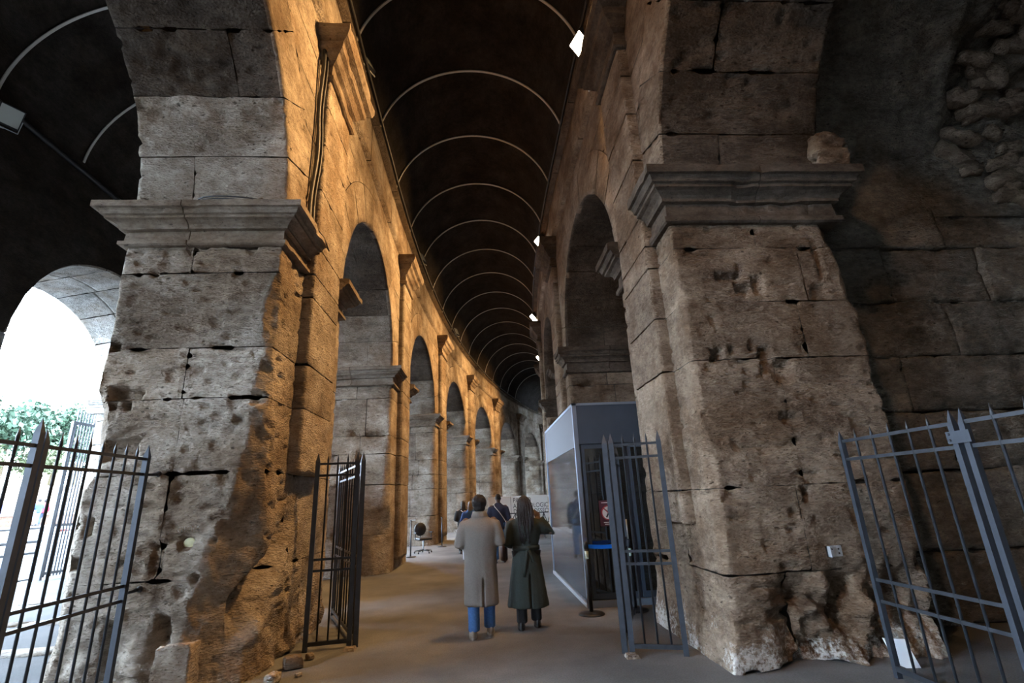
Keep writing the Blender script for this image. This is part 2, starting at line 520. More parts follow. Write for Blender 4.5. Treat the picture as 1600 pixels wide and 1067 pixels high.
def erode_L(P):
    P = holes(P, 5.6, HOLES_L)
    P = corner_cut(P, -2.37, 5.6, 1, [0, 0.35, 0.8, 1.3, 1.75, 2.3, 3.0, 3.4, 4.1, 4.4], [0.30, 0.34, 0.37, 0.33, 0.20, 0.10, 0.13, 0.08, 0.09, 0.01], 51, 0.075)
    P = corner_cut(P, -4.20, 5.6, -1, [0, 0.8, 1.9, 2.1, 2.8, 3.0, 4.6], [0.05, 0.10, 0.06, 0.16, 0.14, 0.03, 0.03], 57, 0.05)
    # cavity in the corridor face near the ground
    on = sstep(-2.95, -2.5, P[:, 0]) * sstep(5.8, 6.0, P[:, 1])
    u = (P[:, 1] - 6.25) / 0.42; v = (P[:, 2] - 1.02 - (P[:, 1] - 6.25) * 1.0) / 0.22
    P[:, 0] -= on * 0.34 * np.exp(-(u * u + v * v))
    # rough foot
    k = sstep(1.0, 0.3, P[:, 2])
    P[:, 1] += k * (fbm(P * 4.5, 4, 61) - 0.35) * 0.20 * sstep(6.0, 5.7, P[:, 1])
    P[:, 0] -= k * (fbm(P * 4.5, 4, 62) - 0.45) * 0.22 * sstep(-2.8, -2.4, P[:, 0])
    return P

def erode_R(P):
    P = holes(P, 5.2, HOLES_R)
    P = corner_cut(P, 2.38, 5.2, -1, [0, 0.8, 1.6, 2.4, 4.4], [0.0, 0.06, 0.07, 0.04, 0.015], 81, 0.035)
    rag = (fbm(P * np.array([1.0, 1.0, 2.2]), 4, 83) - 0.5) * 2
    rag = np.round(rag * 3) / 3 * 0.6 + rag * 0.4
    P = corner_cut(P, 4.55, 5.2, 1, [0, 0.9, 1.6, 2.1, 2.9, 3.6, 4.3, 4.74], [0.05, 0.10, -0.02, 0.03, 0.06, 0.10, 0.13, 0.16], 85, 0.12)
    k = sstep(0.95, 0.55, P[:, 2]) * sstep(2.75, 3.05, P[:, 0]) * sstep(5.7, 5.3, P[:, 1])
    P[:, 1] += k * (0.10 + (fbm(P * np.array([4.5, 4.5, 2.6]), 4, 91) - 0.5) * 0.75)
    # worn foot swelling towards the corridor
    k = sstep(0.55, 0.0, P[:, 2]) * sstep(3.0, 2.5, P[:, 0])
    P[:, 0] -= k * 0.10; P[:, 1] -= k * 0.06
    return P

def build_pier(row, i, name_label):
    rw = ROWS[row]
    sg = rw['sg']; s0 = rw['s0'] + rw['bay'] * i; s1 = s0 + rw['pl']
    tlo, thi = min(rw['tf'], rw['tb']), max(rw['tf'], rw['tb'])
    near = (i == 0)
    res = 0.026 if near else (0.10 if i == 1 else (0.22 if i in (2, -1) else 0.4))
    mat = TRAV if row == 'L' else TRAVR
    p = struct('pillar', name_label)
    rng = random.Random(100 * (row == 'R') + i)
    zc = COURSES[row] if near else [0] + sorted(z + rng.uniform(-0.12, 0.12) for z in COURSES[row][1:-1]) + [IMP0]
    post = None
    if near: post = erode_L if row == 'L' else erode_R
    elif i >= 1:
        hs = [(rng.uniform(tlo + .2, thi - .05) , rng.choice(zc[1:-1]) + rng.uniform(-.1, .1), rng.uniform(.05, .16), rng.uniform(.05, .10), 0.14) for _ in range(9)]
        s0_ = s0
        ck = [rng.uniform(.05, .22) for _ in range(6)]
        def post(P, hs=hs, s0_=s0_, ck=ck):
            P = holes(P, s0_, hs)
            return corner_cut(P, rw['tf'], s0_, sg, [0, .9, 1.6, 2.4, 3.3, 4.2], [ck[0] + .12, ck[1] + .08, ck[2] * .8, ck[3] * .6, ck[4] * .5, 0.02], 7 + i, 0.09)
    cface = 'X' if sg > 0 else 'x'
    bface = 'x' if sg > 0 else 'X'
    # core
    MBc = MB()
    a = bend(np.array([[tlo + .5, s0 + .5, 0], [thi - .5, s0 + .5, 0], [thi - .5, s1 - .4, 0], [tlo + .5, s1 - .4, 0]]))
    V = [tuple(v) for v in a] + [(v[0], v[1], BAND0) for v in a]
    MBc.add(V, [(4, 5, 6, 7), (0, 1, 5, 4), (1, 2, 6, 5), (2, 3, 7, 6), (3, 0, 4, 7)]).build('core', CORE, p)
    mid = -3.3 if row == 'L' else 3.38
    for c in range(len(zc) - 1):
        z0, z1 = zc[c], zc[c + 1]
        if near:
            jt = JOINTS[row][c]
            tc = [tlo, jt, thi] if jt else [tlo, thi]
        else:
            tc = [tlo, tlo + (thi - tlo) * rng.uniform(.3, .7), thi]
        sm = s0 + rw['pl'] * (0.42 if c % 2 else 0.62)
        for a in range(len(tc) - 1):
            for b in range(2):
                sa, sb = (s0, sm) if b == 0 else (sm, s1)
                f = ('y' if b == 0 else 'Y') + ('x' if a == 0 else '') + ('X' if a == len(tc) - 2 else '')
                rs = res if (b == 0 or near) else res * 2
                if near and b == 1: rs = 0.06
                isnear_face = (cface in f)
                if near and not isnear_face and b == 1: rs = 0.2
                stone('stone_block', p, (tc[a], sa, z0), (tc[a + 1], sb, z1), f, mat, rs, 0.010 if near else 0.02, 0.022, 0.011 if near else 0.0, 0.001, None, post, rng.randint(0, 999))
    # pilaster on the corridor face
    ps0, ps1 = (s0 + 0.80, s0 + 2.0) if row == 'L' else (s0 + 0.52, s0 + 1.62)
    pt = (rw['tf'] - 0.08, rw['tf'] + 0.15) if sg > 0 else (rw['tf'] - 0.15, rw['tf'] + 0.08)
    zp = [z for z in zc if z > (2.0 if (near and row == 'L') else (1.2 if near else 0.5))]
    zp = [(2.06 if (near and row == 'L') else (1.28 if near else 0.25))] + [z for z in zp if z > (2.1 if near and row == 'L' else 1.3)] + [5.2, 6.1, 6.9, 7.6, 8.14]
    for k in range(len(zp) - 1):
        stone('pilaster_block', p, (pt[0], ps0, zp[k]), (pt[1], ps1, zp[k + 1]), 'yY' + cface + ('z' if k == 0 else ''), mat, max(res, 0.05), 0.02, 0.01, 0.005 if near else 0.0, 0.003, None, None, rng.randint(0, 999))
    # impost: around the front, broken by the pilaster, around the back
    tf, tb = rw['tf'], rw['tb']
    mj = -3.47 if row == 'L' else 3.5
    r = 0.06 if near else 0.3
    am = 0.004 if near else 0.008
    pro = PROFILE if row == 'L' else PROFILE_R
    if sg > 0:
        path1 = [(tb, s0 + 1.2), (tb, s0), (mj - .006, s0)]; path2 = [(mj + .006, s0), (tf, s0), (tf, ps0 + .0)]
        path3 = [(tf, ps1), (tf, s1), (mj, s1)]
        flip = True
    else:
        path1 = [(mj + .006, s0), (tb, s0), (tb, s0 + 0.5)]; path2 = [(tf, ps0), (tf, s0), (mj - .006, s0)]
        path3 = [(mj, s1), (tf, s1), (tf, ps1)]
    for pa in (path1, path2, path3):
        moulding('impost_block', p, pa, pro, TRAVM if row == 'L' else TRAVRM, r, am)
    # pilaster capital
    tp = pt[1] if sg > 0 else pt[0]
    if sg > 0: pc = [(tf, ps0), (tp, ps0), (tp, ps1), (tf, ps1)]
    else: pc = [(tf, ps1), (tp, ps1), (tp, ps0), (tf, ps0)]
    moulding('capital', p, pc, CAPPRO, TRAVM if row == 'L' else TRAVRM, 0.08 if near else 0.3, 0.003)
    return p

def face_as_wall(me, tf, mat):
    """only the underside of the stone stays darker; its corridor face takes the wall material"""
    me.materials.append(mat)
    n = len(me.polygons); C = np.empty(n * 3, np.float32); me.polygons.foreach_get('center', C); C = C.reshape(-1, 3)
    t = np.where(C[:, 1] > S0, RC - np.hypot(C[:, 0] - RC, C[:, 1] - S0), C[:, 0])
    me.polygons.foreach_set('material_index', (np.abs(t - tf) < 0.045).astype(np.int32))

def build_arch(row, i, label):
    """arch between pier i and i+1 with its voussoirs, spandrel stones and entablature stones"""
    rw = ROWS[row]; sg = rw['sg']
    sp1 = rw['s0'] + rw['bay'] * i + rw['pl']; sn = rw['s0'] + rw['bay'] * (i + 1)
    ac = (sp1 + sn) / 2; rad = (sn - sp1) / 2; rext = rad + 0.82
    tlo, thi = min(rw['tf'], rw['tb']), max(rw['tf'], rw['tb'])
    p = struct('arch', label)
    rng = random.Random(500 + 50 * (row == 'R') + i)
    mat = TRAV if row == 'L' else TRAVR
    nv = 11
    near = i in (-1,)
    res = 0.045 if near else (0.09 if i == 0 else (0.2 if i == 1 else 0.45))
    for k in range(nv):
        a0, a1 = PI - PI * k / nv, PI - PI * (k + 1) / nv      # from near pier (PI) to next (0)
        tcut = [tlo, tlo + (thi - tlo) * rng.uniform(.3, .7), thi] if k % 2 == 0 else [tlo, thi]
        def mp(P, ac=ac, rad=rad):
            an = P[:, 1] / rad
            rr = rad + P[:, 2]
            return np.stack([P[:, 0], ac - rr * np.cos(PI - an) * -1 * -1, SPRING + rr * np.sin(an)], 1)
        # local: y = arc length measured from the near springer
        y0, y1 = PI * k / nv * rad, PI * (k + 1) / nv * rad
        def mp2(P, ac=ac, rad=rad):
            an = P[:, 1] / rad
            rr = rad + P[:, 2]
            return np.stack([P[:, 0], ac - rr * np.cos(an), SPRING + rr * np.sin(an)], 1)
        rough = near and k in (8, 9)
        visible = not near or k >= 5
        rs = res if visible else 0.4
        for a in range(len(tcut) - 1):
            f = 'z' + ('x' if a == 0 else '') + ('X' if a == len(tcut) - 2 else '')
            vo_ = stone('voussoir', p, (tcut[a], y0, 0), (tcut[a + 1], y1, 0.82), f, (DARKTRAV if (row == 'R' or 2 <= k <= 8) else mat), (rs, rs, max(rs, .12)), 0.012, 0.03 if rough else 0.02,
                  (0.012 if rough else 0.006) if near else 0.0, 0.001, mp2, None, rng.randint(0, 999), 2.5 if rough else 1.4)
            if vo_ and vo_.data.materials[0] == DARKTRAV: face_as_wall(vo_.data, rw['tf'], mat)
    if row == 'R' and i == -1:
        stone('broken_springer', p, (4.35, 4.98, 5.42), (4.80, 5.75, 5.96), 'xXyYZ', TRAVR, 0.035, 0.045, 0.07, 0.025, 0.0, None, None, 5, 3.0)
    # spandrels: courses clipped by the extrados
    zs = [SPRING, 6.1, 6.9, 7.6, 8.3, BAND0]
    cface = 'X' if sg > 0 else 'x'
    bface = 'x' if sg > 0 else 'X'
    for side in (-1, 1):
        pc = (sp1 - rw['pl'] / 2) if side < 0 else (sn + rw['pl'] / 2)
        for j in range(len(zs) - 1):
            z0, z1 = zs[j], zs[j + 1]
            h = z1 - SPRING
            sx = math.sqrt(max(0, rext ** 2 - h ** 2)) if h < rext else 0.0
            se = ac + side * sx
            L = abs(se - pc)
            if L < 0.08: continue
            def mps(P, pc=pc, se=se, z0=z0, z1=z1, side=side, L=L, ac=ac):
                s = pc - side * P[:, 1] if True else 0
                ci = SPRING + np.sqrt(np.maximum(0, rext ** 2 - (s - ac) ** 2))
                bot = np.maximum(z0, np.where(np.abs(s - ac) < rext, ci, z0))
                bot = np.minimum(bot, z1 - 0.01)
                u = P[:, 2] / (z1 - z0)
                return np.stack([P[:, 0], s, bot + (z1 - bot) * u], 1)
            rs = 0.12 if i in (-1, 0) else 0.3
            ob = stone('spandrel_stone', p, (tlo, 0, 0), (thi, L, z1 - z0), 'xX', mat, (0.5, rs, max(rs, .15)), 0.02, 0.014, 0.0, 0.004, mps, None, rng.randint(0, 999))
            if ob and side > 0: ob.data.flip_normals()
    # entablature stones
    n = 3
    q0 = sp1 - rw['pl'] / 2; q1 = sn + rw['pl'] / 2
    for k in range(n):
        a, b = q0 + (q1 - q0) * k / n, q0 + (q1 - q0) * (k + 1) / n
        lo_t, hi_t = (tlo, thi + 0.10) if sg > 0 else (tlo - 0.10, thi)
        stone('frieze_stone', p, (lo_t, a, BAND0), (hi_t, b, BAND1 - 0.12), 'xXzZ', mat, (0.6, 0.3, 0.2), 0.03, 0.012, 0, 0.003, None, None, rng.randint(0, 999))
        lo_t, hi_t = (tlo, thi + 0.24) if sg > 0 else (tlo - 0.24, thi)
        stone('ledge_stone', p, (lo_t, a, BAND1 - 0.12), (hi_t, b, BAND1 + 0.03), 'xXzZ', DARKTRAV, (0.6, 0.3, 0.2), 0.02, 0.012, 0, 0.003, None, None, rng.randint(0, 999))
    return p

ORD = ['first', 'second', 'third', 'fourth', 'fifth', 'sixth', 'seventh', 'eighth', 'ninth', 'tenth', 'eleventh', 'twelfth', 'thirteenth', 'fourteenth', 'fifteenth']
LP = {-1: 'stone pier of the daylit arcade behind the viewpoint, out of sight', 0: 'tall grey stone pier with a broken foot beside the street side gate',
      1: 'grey stone pier just beyond the open gate with an orange lit edge', 2: 'orange edged stone pier with an office chair in front of its foot'}
RP = {-1: 'brown stone pier behind the viewpoint on the booth side', 0: 'massive brown stone pier with a gouged face and whitened foot beside the booth',
      1: 'dark stone pier rising directly behind the grey booth', 2: 'dark stone pier beyond the one behind the booth'}
for i in range(-1, 7):
    build_pier('L', i, LP.get(i, '%s stone pier of the orange lit arcade counted from the grey broken one' % ORD[i]))
for i in range(-1, 6):
    build_pier('R', i, RP.get(i, '%s dark pier of the booth side arcade counted from the gouged one' % ORD[i]))
for i in range(-2, 7):
    build_arch('L', i, 'stone arch overhead springing from the grey broken pier' if i == -1 else ('stone arch behind the viewpoint in the daylit arcade' if i < -1 else '%s orange lit stone arch beyond the grey broken pier' % ORD[i]))
for i in range(-2, 6):
    build_arch('R', i, 'dark stone arch overhead springing from the gouged brown pier' if i == -1 else ('stone arch behind the viewpoint on the booth side' if i < -1 else '%s dark stone arch beyond the gouged brown pier' % ORD[i]))

# ------------------------------------------------------------------ outer wall of the outer corridor
OX, OT = -9.9, 2.35
def oskew(P):
    P = np.array(P, float)
    u = np.clip((OX - P[:, 0]) / OT, 0, 1)
    P[:, 1] += 0.3 * u
    P[:, 2] -= 0.2 * u * sstep(3.0, 5.0, P[:, 2])
    return P
OAC0, OBAY, ORAD = 13.05, 7.75, 2.55
OSPR = 5.45
def build_outer(k):
    ac = OAC0 + OBAY * k
    near = k == 0
    p = struct('wall_outer', ('outer wall bay whose arch shows white sky and trees' if near else 'outer facade bay number %d away along the street side corridor' % k))
    res = 0.06 if near else 0.5
    rng = random.Random(900 + k)
    s0, s1 = ac - OBAY / 2, ac + OBAY / 2
    zc = [0, 1.1, 2.1, 3.0, 3.9, 4.74, OSPR]
    for sa, sb, f in ((s0, ac - ORAD, 'xXY'), (ac + ORAD, s1, 'xXy')):
        for c in range(len(zc) - 1):
            stone('stone_block', p, (OX - OT, sa, zc[c]), (OX, sb, zc[c + 1]), f, PALE, res if f == 'xXy' else .5, .03, .015, .005 if near else 0, .003, oskew, None, rng.randint(0, 999))
    nv = 9
    for j in range(nv):
        y0, y1 = PI * j / nv * ORAD, PI * (j + 1) / nv * ORAD
        def mp2(P, ac=ac):
            an = P[:, 1] / ORAD; rr = ORAD + P[:, 2]
            return oskew(np.stack([P[:, 0], ac - rr * np.cos(an), OSPR + rr * np.sin(an)], 1))
        cuts = [OX - OT, OX - OT * rng.uniform(.35, .65), OX] if near else [OX - OT, OX]
        for a in range(len(cuts) - 1):
            stone('voussoir', p, (cuts[a], y0, 0), (cuts[a + 1], y1, 0.7), 'zxX', PALE, (res, res, .3), .025, .015, .005 if near else 0, .004, mp2, None, rng.randint(0, 999))
    # wall above
    rext = ORAD + 0.04
    n = 32
    V = []; F = []
    ss = np.linspace(s0, s1, n + 1)
    for t in (OX + 0.03, OX - OT - 0.02):
        for s in ss:
            h = rext ** 2 - (s - ac) ** 2
            zb = OSPR + math.sqrt(h) if h > 0 else OSPR
            V += [(t, s, zb), (t, s, 10.3)]
    m = 2 * (n + 1)
    for b_, fl in ((0, True), (m, False)):
        for i in range(n):
            q = (b_ + 2 * i, b_ + 2 * i + 2, b_ + 2 * i + 3, b_ + 2 * i + 1)
            F.append(q if fl else q[::-1])
    UW = np.array(V)
    msk = UW[:, 0] < OX - 1
    UW[msk] = np.where((UW[msk][:, 2:3] < 10), UW[msk] + np.array([0, .3, -.2]), UW[msk])
    link('upper_wall', mesh_from('upper_wall', bend(UW), F, VAULT, False), p)
    # impost
    for pa in ([(OX - OT, ac + ORAD), (OX, ac + ORAD)], ):
        pa2 = [(OX - OT, ac + ORAD), (OX, ac + ORAD), (OX, ac + ORAD + 0.9)]
        moulding('impost_block', p, pa2, [(o * .6, z) for o, z in PROFILE], PALE, 0.3, .006)
for k in range(-4, 6):
    build_outer(k)

# ------------------------------------------------------------------ vaults: one ceiling over everything
def sweep(name, prof, svals, mat, amp=0.02, flip=False, fr=0.8):
    prof = np.array(prof)
    n = len(prof)
    P = np.array([(t, s, z) for s in svals for t, z in prof])
    dn = (fbm(P * fr, 4, 15) - 0.5) * 2 * amp
    P[:, 2] += dn
    P = bend(P)
    i, j = np.meshgrid(np.arange(len(svals) - 1), np.arange(n - 1), indexing='ij')
    i = i.ravel(); j = j.ravel()
    Q = np.stack([i * n + j, i * n + j + 1, (i + 1) * n + j + 1, (i + 1) * n + j], 1)
    if flip: Q = Q[:, ::-1]
    return link(name, mesh_from(name, P, Q, mat), None)
def arc(c, r, z, n=40):
    return [(c - r * math.cos(PI * k / n), z + r * math.sin(PI * k / n)) for k in range(n + 1)]
prof = [(-12.25, 10.25), (-9.92, 10.25)] + arc(-7.05, 2.86, 10.0) + [(-4.15, 10.1), (-2.42, 10.12)] + arc(0.0, 2.38, 10.1) + [(2.45, 10.12), (4.5, 10.12)]
prof = [p for p in prof]
sv = np.concatenate([np.arange(-24, 12, 0.25), np.arange(12, 62, 0.5)])
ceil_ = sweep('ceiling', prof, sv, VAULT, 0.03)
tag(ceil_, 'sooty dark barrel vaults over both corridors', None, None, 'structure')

# booth side rooms: dark back wall and the ragged masonry of the radial passage
wr = struct('wall_radial', 'dark rough masonry wall behind the spiked fence on the booth side')
rng = random.Random(77)
zc = [0, 0.8, 1.75, 2.5, 3.25, 4.05, 4.9, 5.6]
for c in range(len(zc) - 1):
    x = 4.35; first = True
    while x < 11.0:
        wd = rng.uniform(1.3, 2.6)
        dep = rng.uniform(-0.02, 0.03)
        stone('stone_block', wr, (x, 6.15 + dep, zc[c]), (min(x + wd, 11.2), 6.8, zc[c + 1]), 'yxXzZ', DARKST, 0.06, 0.03, 0.05, 0.012, 0.002, None, None, rng.randint(0, 999), 1.7)
        x += wd
# ragged rubble vault, axis across the passage: stones set one by one
rv = struct('vault_radial', 'broken rubble vault over the passage behind the spiked fence')
VR, VY = 2.75, 6.15 - 2.75
V = []
nx, na = 150, 110
xs = np.linspace(4.3, 11.2, nx); an = np.linspace(-0.05, PI, na)
A, X = np.meshgrid(an, xs, indexing='ij')
P = np.stack([X.ravel(), VY + VR * np.cos(A.ravel()), 5.55 + VR * np.sin(A.ravel())], 1)
rr = np.stack([np.zeros(P.shape[0]), np.cos(A.ravel()), np.sin(A.ravel())], 1)
wild = sstep(0.2, 0.7, A.ravel()) * sstep(5.6, 7.5, X.ravel()) + 0.15
dd = (fbm(P * 1.6, 5, 201) - 0.5) * 0.75 + (fbm(P * 5.5, 3, 203) - 0.5) * 0.32
P = P + rr * (dd * wild)[:, None]
i, j = np.meshgrid(np.arange(na - 1), np.arange(nx - 1), indexing='ij'); i = i.ravel(); j = j.ravel()
Q = np.stack([i * nx + j, (i + 1) * nx + j, (i + 1) * nx + j + 1, i * nx + j + 1], 1)
link('vault_rubble', mesh_from('vault_rubble', P, Q, DARKST), rv)
rng = random.Random(78)
for k in range(210):
    a = rng.uniform(0.04, 1.3); x = rng.uniform(7.0 + 1.2 * abs(a - .6), 11.0)
    rad = VR - 0.02
    c = Vector((x, VY + rad * math.cos(a), 5.55 + rad * math.sin(a)))
    sx, sy, sz = rng.uniform(.12, .34), rng.uniform(.08, .16), rng.uniform(.07, .15)
    Pq, Qq = cuboid_grid((-sx, -sy, -sz), (sx, sy, sz), 0.09, 'xXyYzZ')
    q = Pq / np.array([sx, sy, sz]); q = q / (np.linalg.norm(q, axis=1, keepdims=True) ** 0.42)
    Pq = q * np.array([sx, sy, sz]) * 0.9
    Pq += (fbm(Pq * 6 + k * 3.3, 3, 5)[:, None] - .5) * 0.16 * q
    Rm = np.array(Matrix.Rotation(rng.uniform(-.5, .5), 3, 'Y') @ Matrix.Rotation(a - .2 + rng.uniform(-.3, .3), 3, 'X'))
    link('rubble_stone', mesh_from('rubble_stone', Pq @ Rm.T + np.array(c), Qq, TRAVR), rv)
# closing walls of the unseen sides, far enough out not to show
cl = MB()
cl.add([(4.4, 6.7, 0), (11.3, 6.7, 0), (11.3, 6.7, 10.2), (4.4, 6.7, 10.2)], [(0, 1, 2, 3)])
V = [(11.2, -24, 0), (11.2, 6.2, 0), (11.2, 6.2, 10.2), (11.2, -24, 10.2)]
cl.add(V, [(0, 1, 2, 3)])
cl.add([(-11.75, -23.5, 0), (11.2, -23.5, 0), (11.2, -23.5, 13), (-11.75, -23.5, 13)], [(0, 1, 2, 3)])  # unseen end wall, added so no sky lights the corridor from behind
cl.add([(4.4, -24, 10.12), (11.3, -24, 10.12), (11.3, 6.9, 10.12), (4.4, 6.9, 10.12)], [(0, 1, 2, 3)])
sv2 = np.arange(6.2, 60, 1.0)
b0 = bend(np.array([(8.0, s, 0) for s in sv2])); b1 = bend(np.array([(8.0, s, 10.2) for s in sv2])); b2 = bend(np.array([(4.4, s, 10.15) for s in sv2]))
for k in range(len(sv2) - 1):
    cl.add([tuple(b0[k]), tuple(b0[k + 1]), tuple(b1[k + 1]), tuple(b1[k])], [(0, 1, 2, 3)])
    cl.add([tuple(b1[k]), tuple(b1[k + 1]), tuple(b2[k + 1]), tuple(b2[k])], [(0, 1, 2, 3)])
e = bend(np.array([(-12.1, 51.5, 0), (-12.1, 61, 0), (-12.1, 61, 11), (-12.1, 51.5, 11)]))
cl.add([tuple(v) for v in e], [(0, 1, 2, 3)])  # unseen plane, added to keep daylight off the far end
e = bend(np.array([(-12, 61, 0), (8, 61, 0), (8, 61, 13), (-12, 61, 13)]))
cl.add([tuple(v) for v in e], [(0, 1, 2, 3)])
tag(cl.build('wall_inner', DARKST), 'dark inner wall of the booth side rooms, with added planes shutting out daylight', None, None, 'structure')

# ------------------------------------------------------------------ floor and outdoor ground
def floor_mat(name, c0, c1, c2, outdoors=False):
    m, nt, b = new_mat(name); L = nt.links.new
    geo = N(nt, 'ShaderNodeNewGeometry')
    n1 = N(nt, 'ShaderNodeTexNoise', inp={'Scale': 0.55, 'Detail': 8.0, 'Roughness': 0.6})
    n2 = N(nt, 'ShaderNodeTexNoise', inp={'Scale': 60.0, 'Detail': 5.0, 'Roughness': 0.7})
    L(geo.outputs['Position'], n1.inputs['Vector']); L(geo.outputs['Position'], n2.inputs['Vector'])
    r = N(nt, 'ShaderNodeValToRGB'); e = r.color_ramp.elements
    e[0].position = 0.33; e[0].color = (*c0, 1); e[1].position = 0.68; e[1].color = (*c2, 1)
    x = e.new(0.5); x.color = (*c1, 1)
    L(n1.outputs['Fac'], r.inputs['Fac'])
    r2 = N(nt, 'ShaderNodeMapRange', inp={1: 0.3, 2: 0.7, 3: 0.72, 4: 1.25}); L(n2.outputs['Fac'], r2.inputs[0])
    mu = N(nt, 'ShaderNodeMix', data_type='RGBA', blend_type='MULTIPLY', inp={0: 1.0})
    L(r.outputs['Color'], mu.inputs[6]); L(r2.outputs[0], mu.inputs[7])
    L(mu.outputs[2], b.inputs['Base Color'])
    b.inputs['Roughness'].default_value = 0.78
    b.inputs['Specular IOR Level'].default_value = 0.3
    bp = N(nt, 'ShaderNodeBump', inp={'Strength': 0.5, 'Distance': 0.008})
    L(n2.outputs['Fac'], bp.inputs['Height']); L(bp.outputs['Normal'], b.inputs['Normal'])
    return m
FLOOR = floor_mat('trodden_asphalt', (0.086, 0.088, 0.088), (0.135, 0.137, 0.136), (0.205, 0.207, 0.202))
PAVE = floor_mat('basalt_paving', (0.035, 0.036, 0.038), (0.055, 0.056, 0.058), (0.085, 0.085, 0.085))
def floor_piece(name, t0, t1, mat, label):
    tt = np.linspace(t0, t1, int((t1 - t0) / .25) + 1); s_ = np.concatenate([np.arange(-24, 16, 0.25), np.arange(16, 61.5, 0.5)])
    P = np.array([(t, s, 0) for s in s_ for t in tt])
    P[:, 2] = (fbm(P * 0.7, 3, 301) - 0.5) * 0.012
    P = bend(P); n = len(tt)
    i, j = np.meshgrid(np.arange(len(s_) - 1), np.arange(n - 1), indexing='ij'); i = i.ravel(); j = j.ravel()
    fl = link(name, mesh_from(name, P, np.stack([i * n + j, i * n + j + 1, (i + 1) * n + j + 1, (i + 1) * n + j], 1), mat))
    tag(fl, label, None, None, 'structure')
floor_piece('floor', -4.3, 11.3, FLOOR, 'trodden grey brown asphalt floor of the central corridor')
floor_piece('floor', -12.3, -4.3, PAVE, 'bluish basalt paving of the street side corridor')
# travertine strips let into the street side corridor floor
for k, s in enumerate((7.6, 9.6, 11.9)):
    st = struct('trim_%d' % (k + 1), '%s pale stone strip set in the street side corridor floor' % ORD[k])
    x = -9.6; rg = random.Random(40 + k)
    while x < -4.5:
        wd = rg.uniform(.8, 1.3)
        stone('paving_slab', st, (x, s, -0.06), (x + wd, s + 0.42, 0.022), 'xXyYZ', PALE, 0.2, 0.015, 0.004, 0, 0.004, None, None, k)
        x += wd

def out_z(x, y):
    d = max(0.0, -12.2 - x)
    return min(1.35, d * 0.135)
V = []; F = []
xs = np.concatenate([np.linspace(-12.1, -26, 30), np.array([-34., -60.])]); ys = np.linspace(-30, 70, 26)
for x in xs:
    for y in ys: V.append((x, y, out_z(x, y) - 0.01))
for a in range(len(xs) - 1):
    for b_ in range(len(ys) - 1):
        F.append((a * 26 + b_, a * 26 + b_ + 1, (a + 1) * 26 + b_ + 1, (a + 1) * 26 + b_))
g = link('ground', mesh_from('ground', V, F, PAVE)); tag(g, 'sunlit pale paving outside the outer arch', None, None, 'structure')

# ------------------------------------------------------------------ floodlights on the ledges
GLOW = bpy.data.materials.new('lit_glass'); GLOW.use_nodes = True
b_ = GLOW.node_tree.nodes['Principled BSDF']
b_.inputs['Base Color'].default_value = (1, .95, .85, 1)
b_.inputs['Emission Color'].default_value = (1.0, 0.86, 0.66, 1)
b_.inputs['Emission Strength'].default_value = 40.0
GLASSOFF = plain('unlit_glass', (0.55, 0.60, 0.58), 0.15)
def floodlight(pos, aim, label, lit=True, arm=None, power=LAMP_POWER, size=(0.40, 0.42)):
    d = (Vector(aim) - Vector(pos)).normalized()
    zx = d.cross(Vector((0, 0, 1))).normalized(); up = zx.cross(d)
    M = Matrix((zx, d, up)).transposed().to_4x4(); M.translation = Vector(pos)
    t = thing('floodlight', label, 'lamp', pos, 0, 'floodlights along the vault')
    Mi = M.copy(); Mi.translation = Vector((0, 0, 0))
    a, c = size[0] / 2, size[1] / 2
    hb = MB(); hb.box((-a, -.14, -c), (a, -0.01, c), Mi)
    for k in range(5):
        hb.box((-a * .8, -.19, -c * .8 + k * c * .4 - .008), (a * .8, -.14, -c * .8 + k * c * .4 + .008), Mi)
    hb.build('housing', IRON, t)
    fr = MB()
    for lo, hi in (((-a, -.01, -c), (-a + .02, .012, c)), ((a - .02, -.01, -c), (a, .012, c)), ((-a, -.01, -c), (a, .012, -c + .02)), ((-a, -.01, c - .02), (a, .012, c))):
        fr.box(lo, hi, Mi)
    fr.build('frame', IRON, t)
    MB().box((-a + .02, -.01, -c + .02), (a - .02, .004, c - .02), Mi).build('glass', GLOW if lit else GLASSOFF, t)
    br = MB()
    br.tube([Mi @ Vector((-a - .02, -.06, 0)), Mi @ Vector((-a - .02, -.06, -c - .06)), Mi @ Vector((a + .02, -.06, -c - .06)), Mi @ Vector((a + .02, -.06, 0))], .012, 6)
    if arm: br.tube([Mi @ Vector((0, -.06, -c - .06)), Vector(arm) - Vector(pos)], .016, 6)
    br.build('bracket', GALV, t)
    if lit:
        ld = bpy.data.lights.new('floodlight_light', 'AREA'); ld.shape = 'RECTANGLE'; ld.size = .36; ld.size_y = .38
        ld.energy = power; ld.color = LAMP_COLOR; ld.spread = math.radians(125)
        lo = bpy.data.objects.new('light', ld); COL.objects.link(lo); lo.parent = t
        # area lights shine along -Z
        q = (-d).to_track_quat('Z', 'Y')
        lo.rotation_euler = q.to_euler(); lo.location = d * 0.03
    return t
lamp_s = [7.2, 14.7, 22.1, 29.5, 36.9]
for k, s in enumerate(lamp_s):
    pos = bp1(2.12, s, 9.72 if k else 9.85); aim = bp1(-2.4, s - 1.6, 5.6)
    arm = bp1(2.25, s + .25, 9.0)
    lab = ['lit floodlight with the largest glare, hanging on the dark ledge above the booth', 'second lit floodlight along the booth side ledge', 'third lit floodlight, small, along the booth side ledge', 'fourth lit floodlight low over the dark far bend', 'fifth lit floodlight hidden by the bend of the corridor'][k]
    floodlight(pos, aim, lab, True, arm)
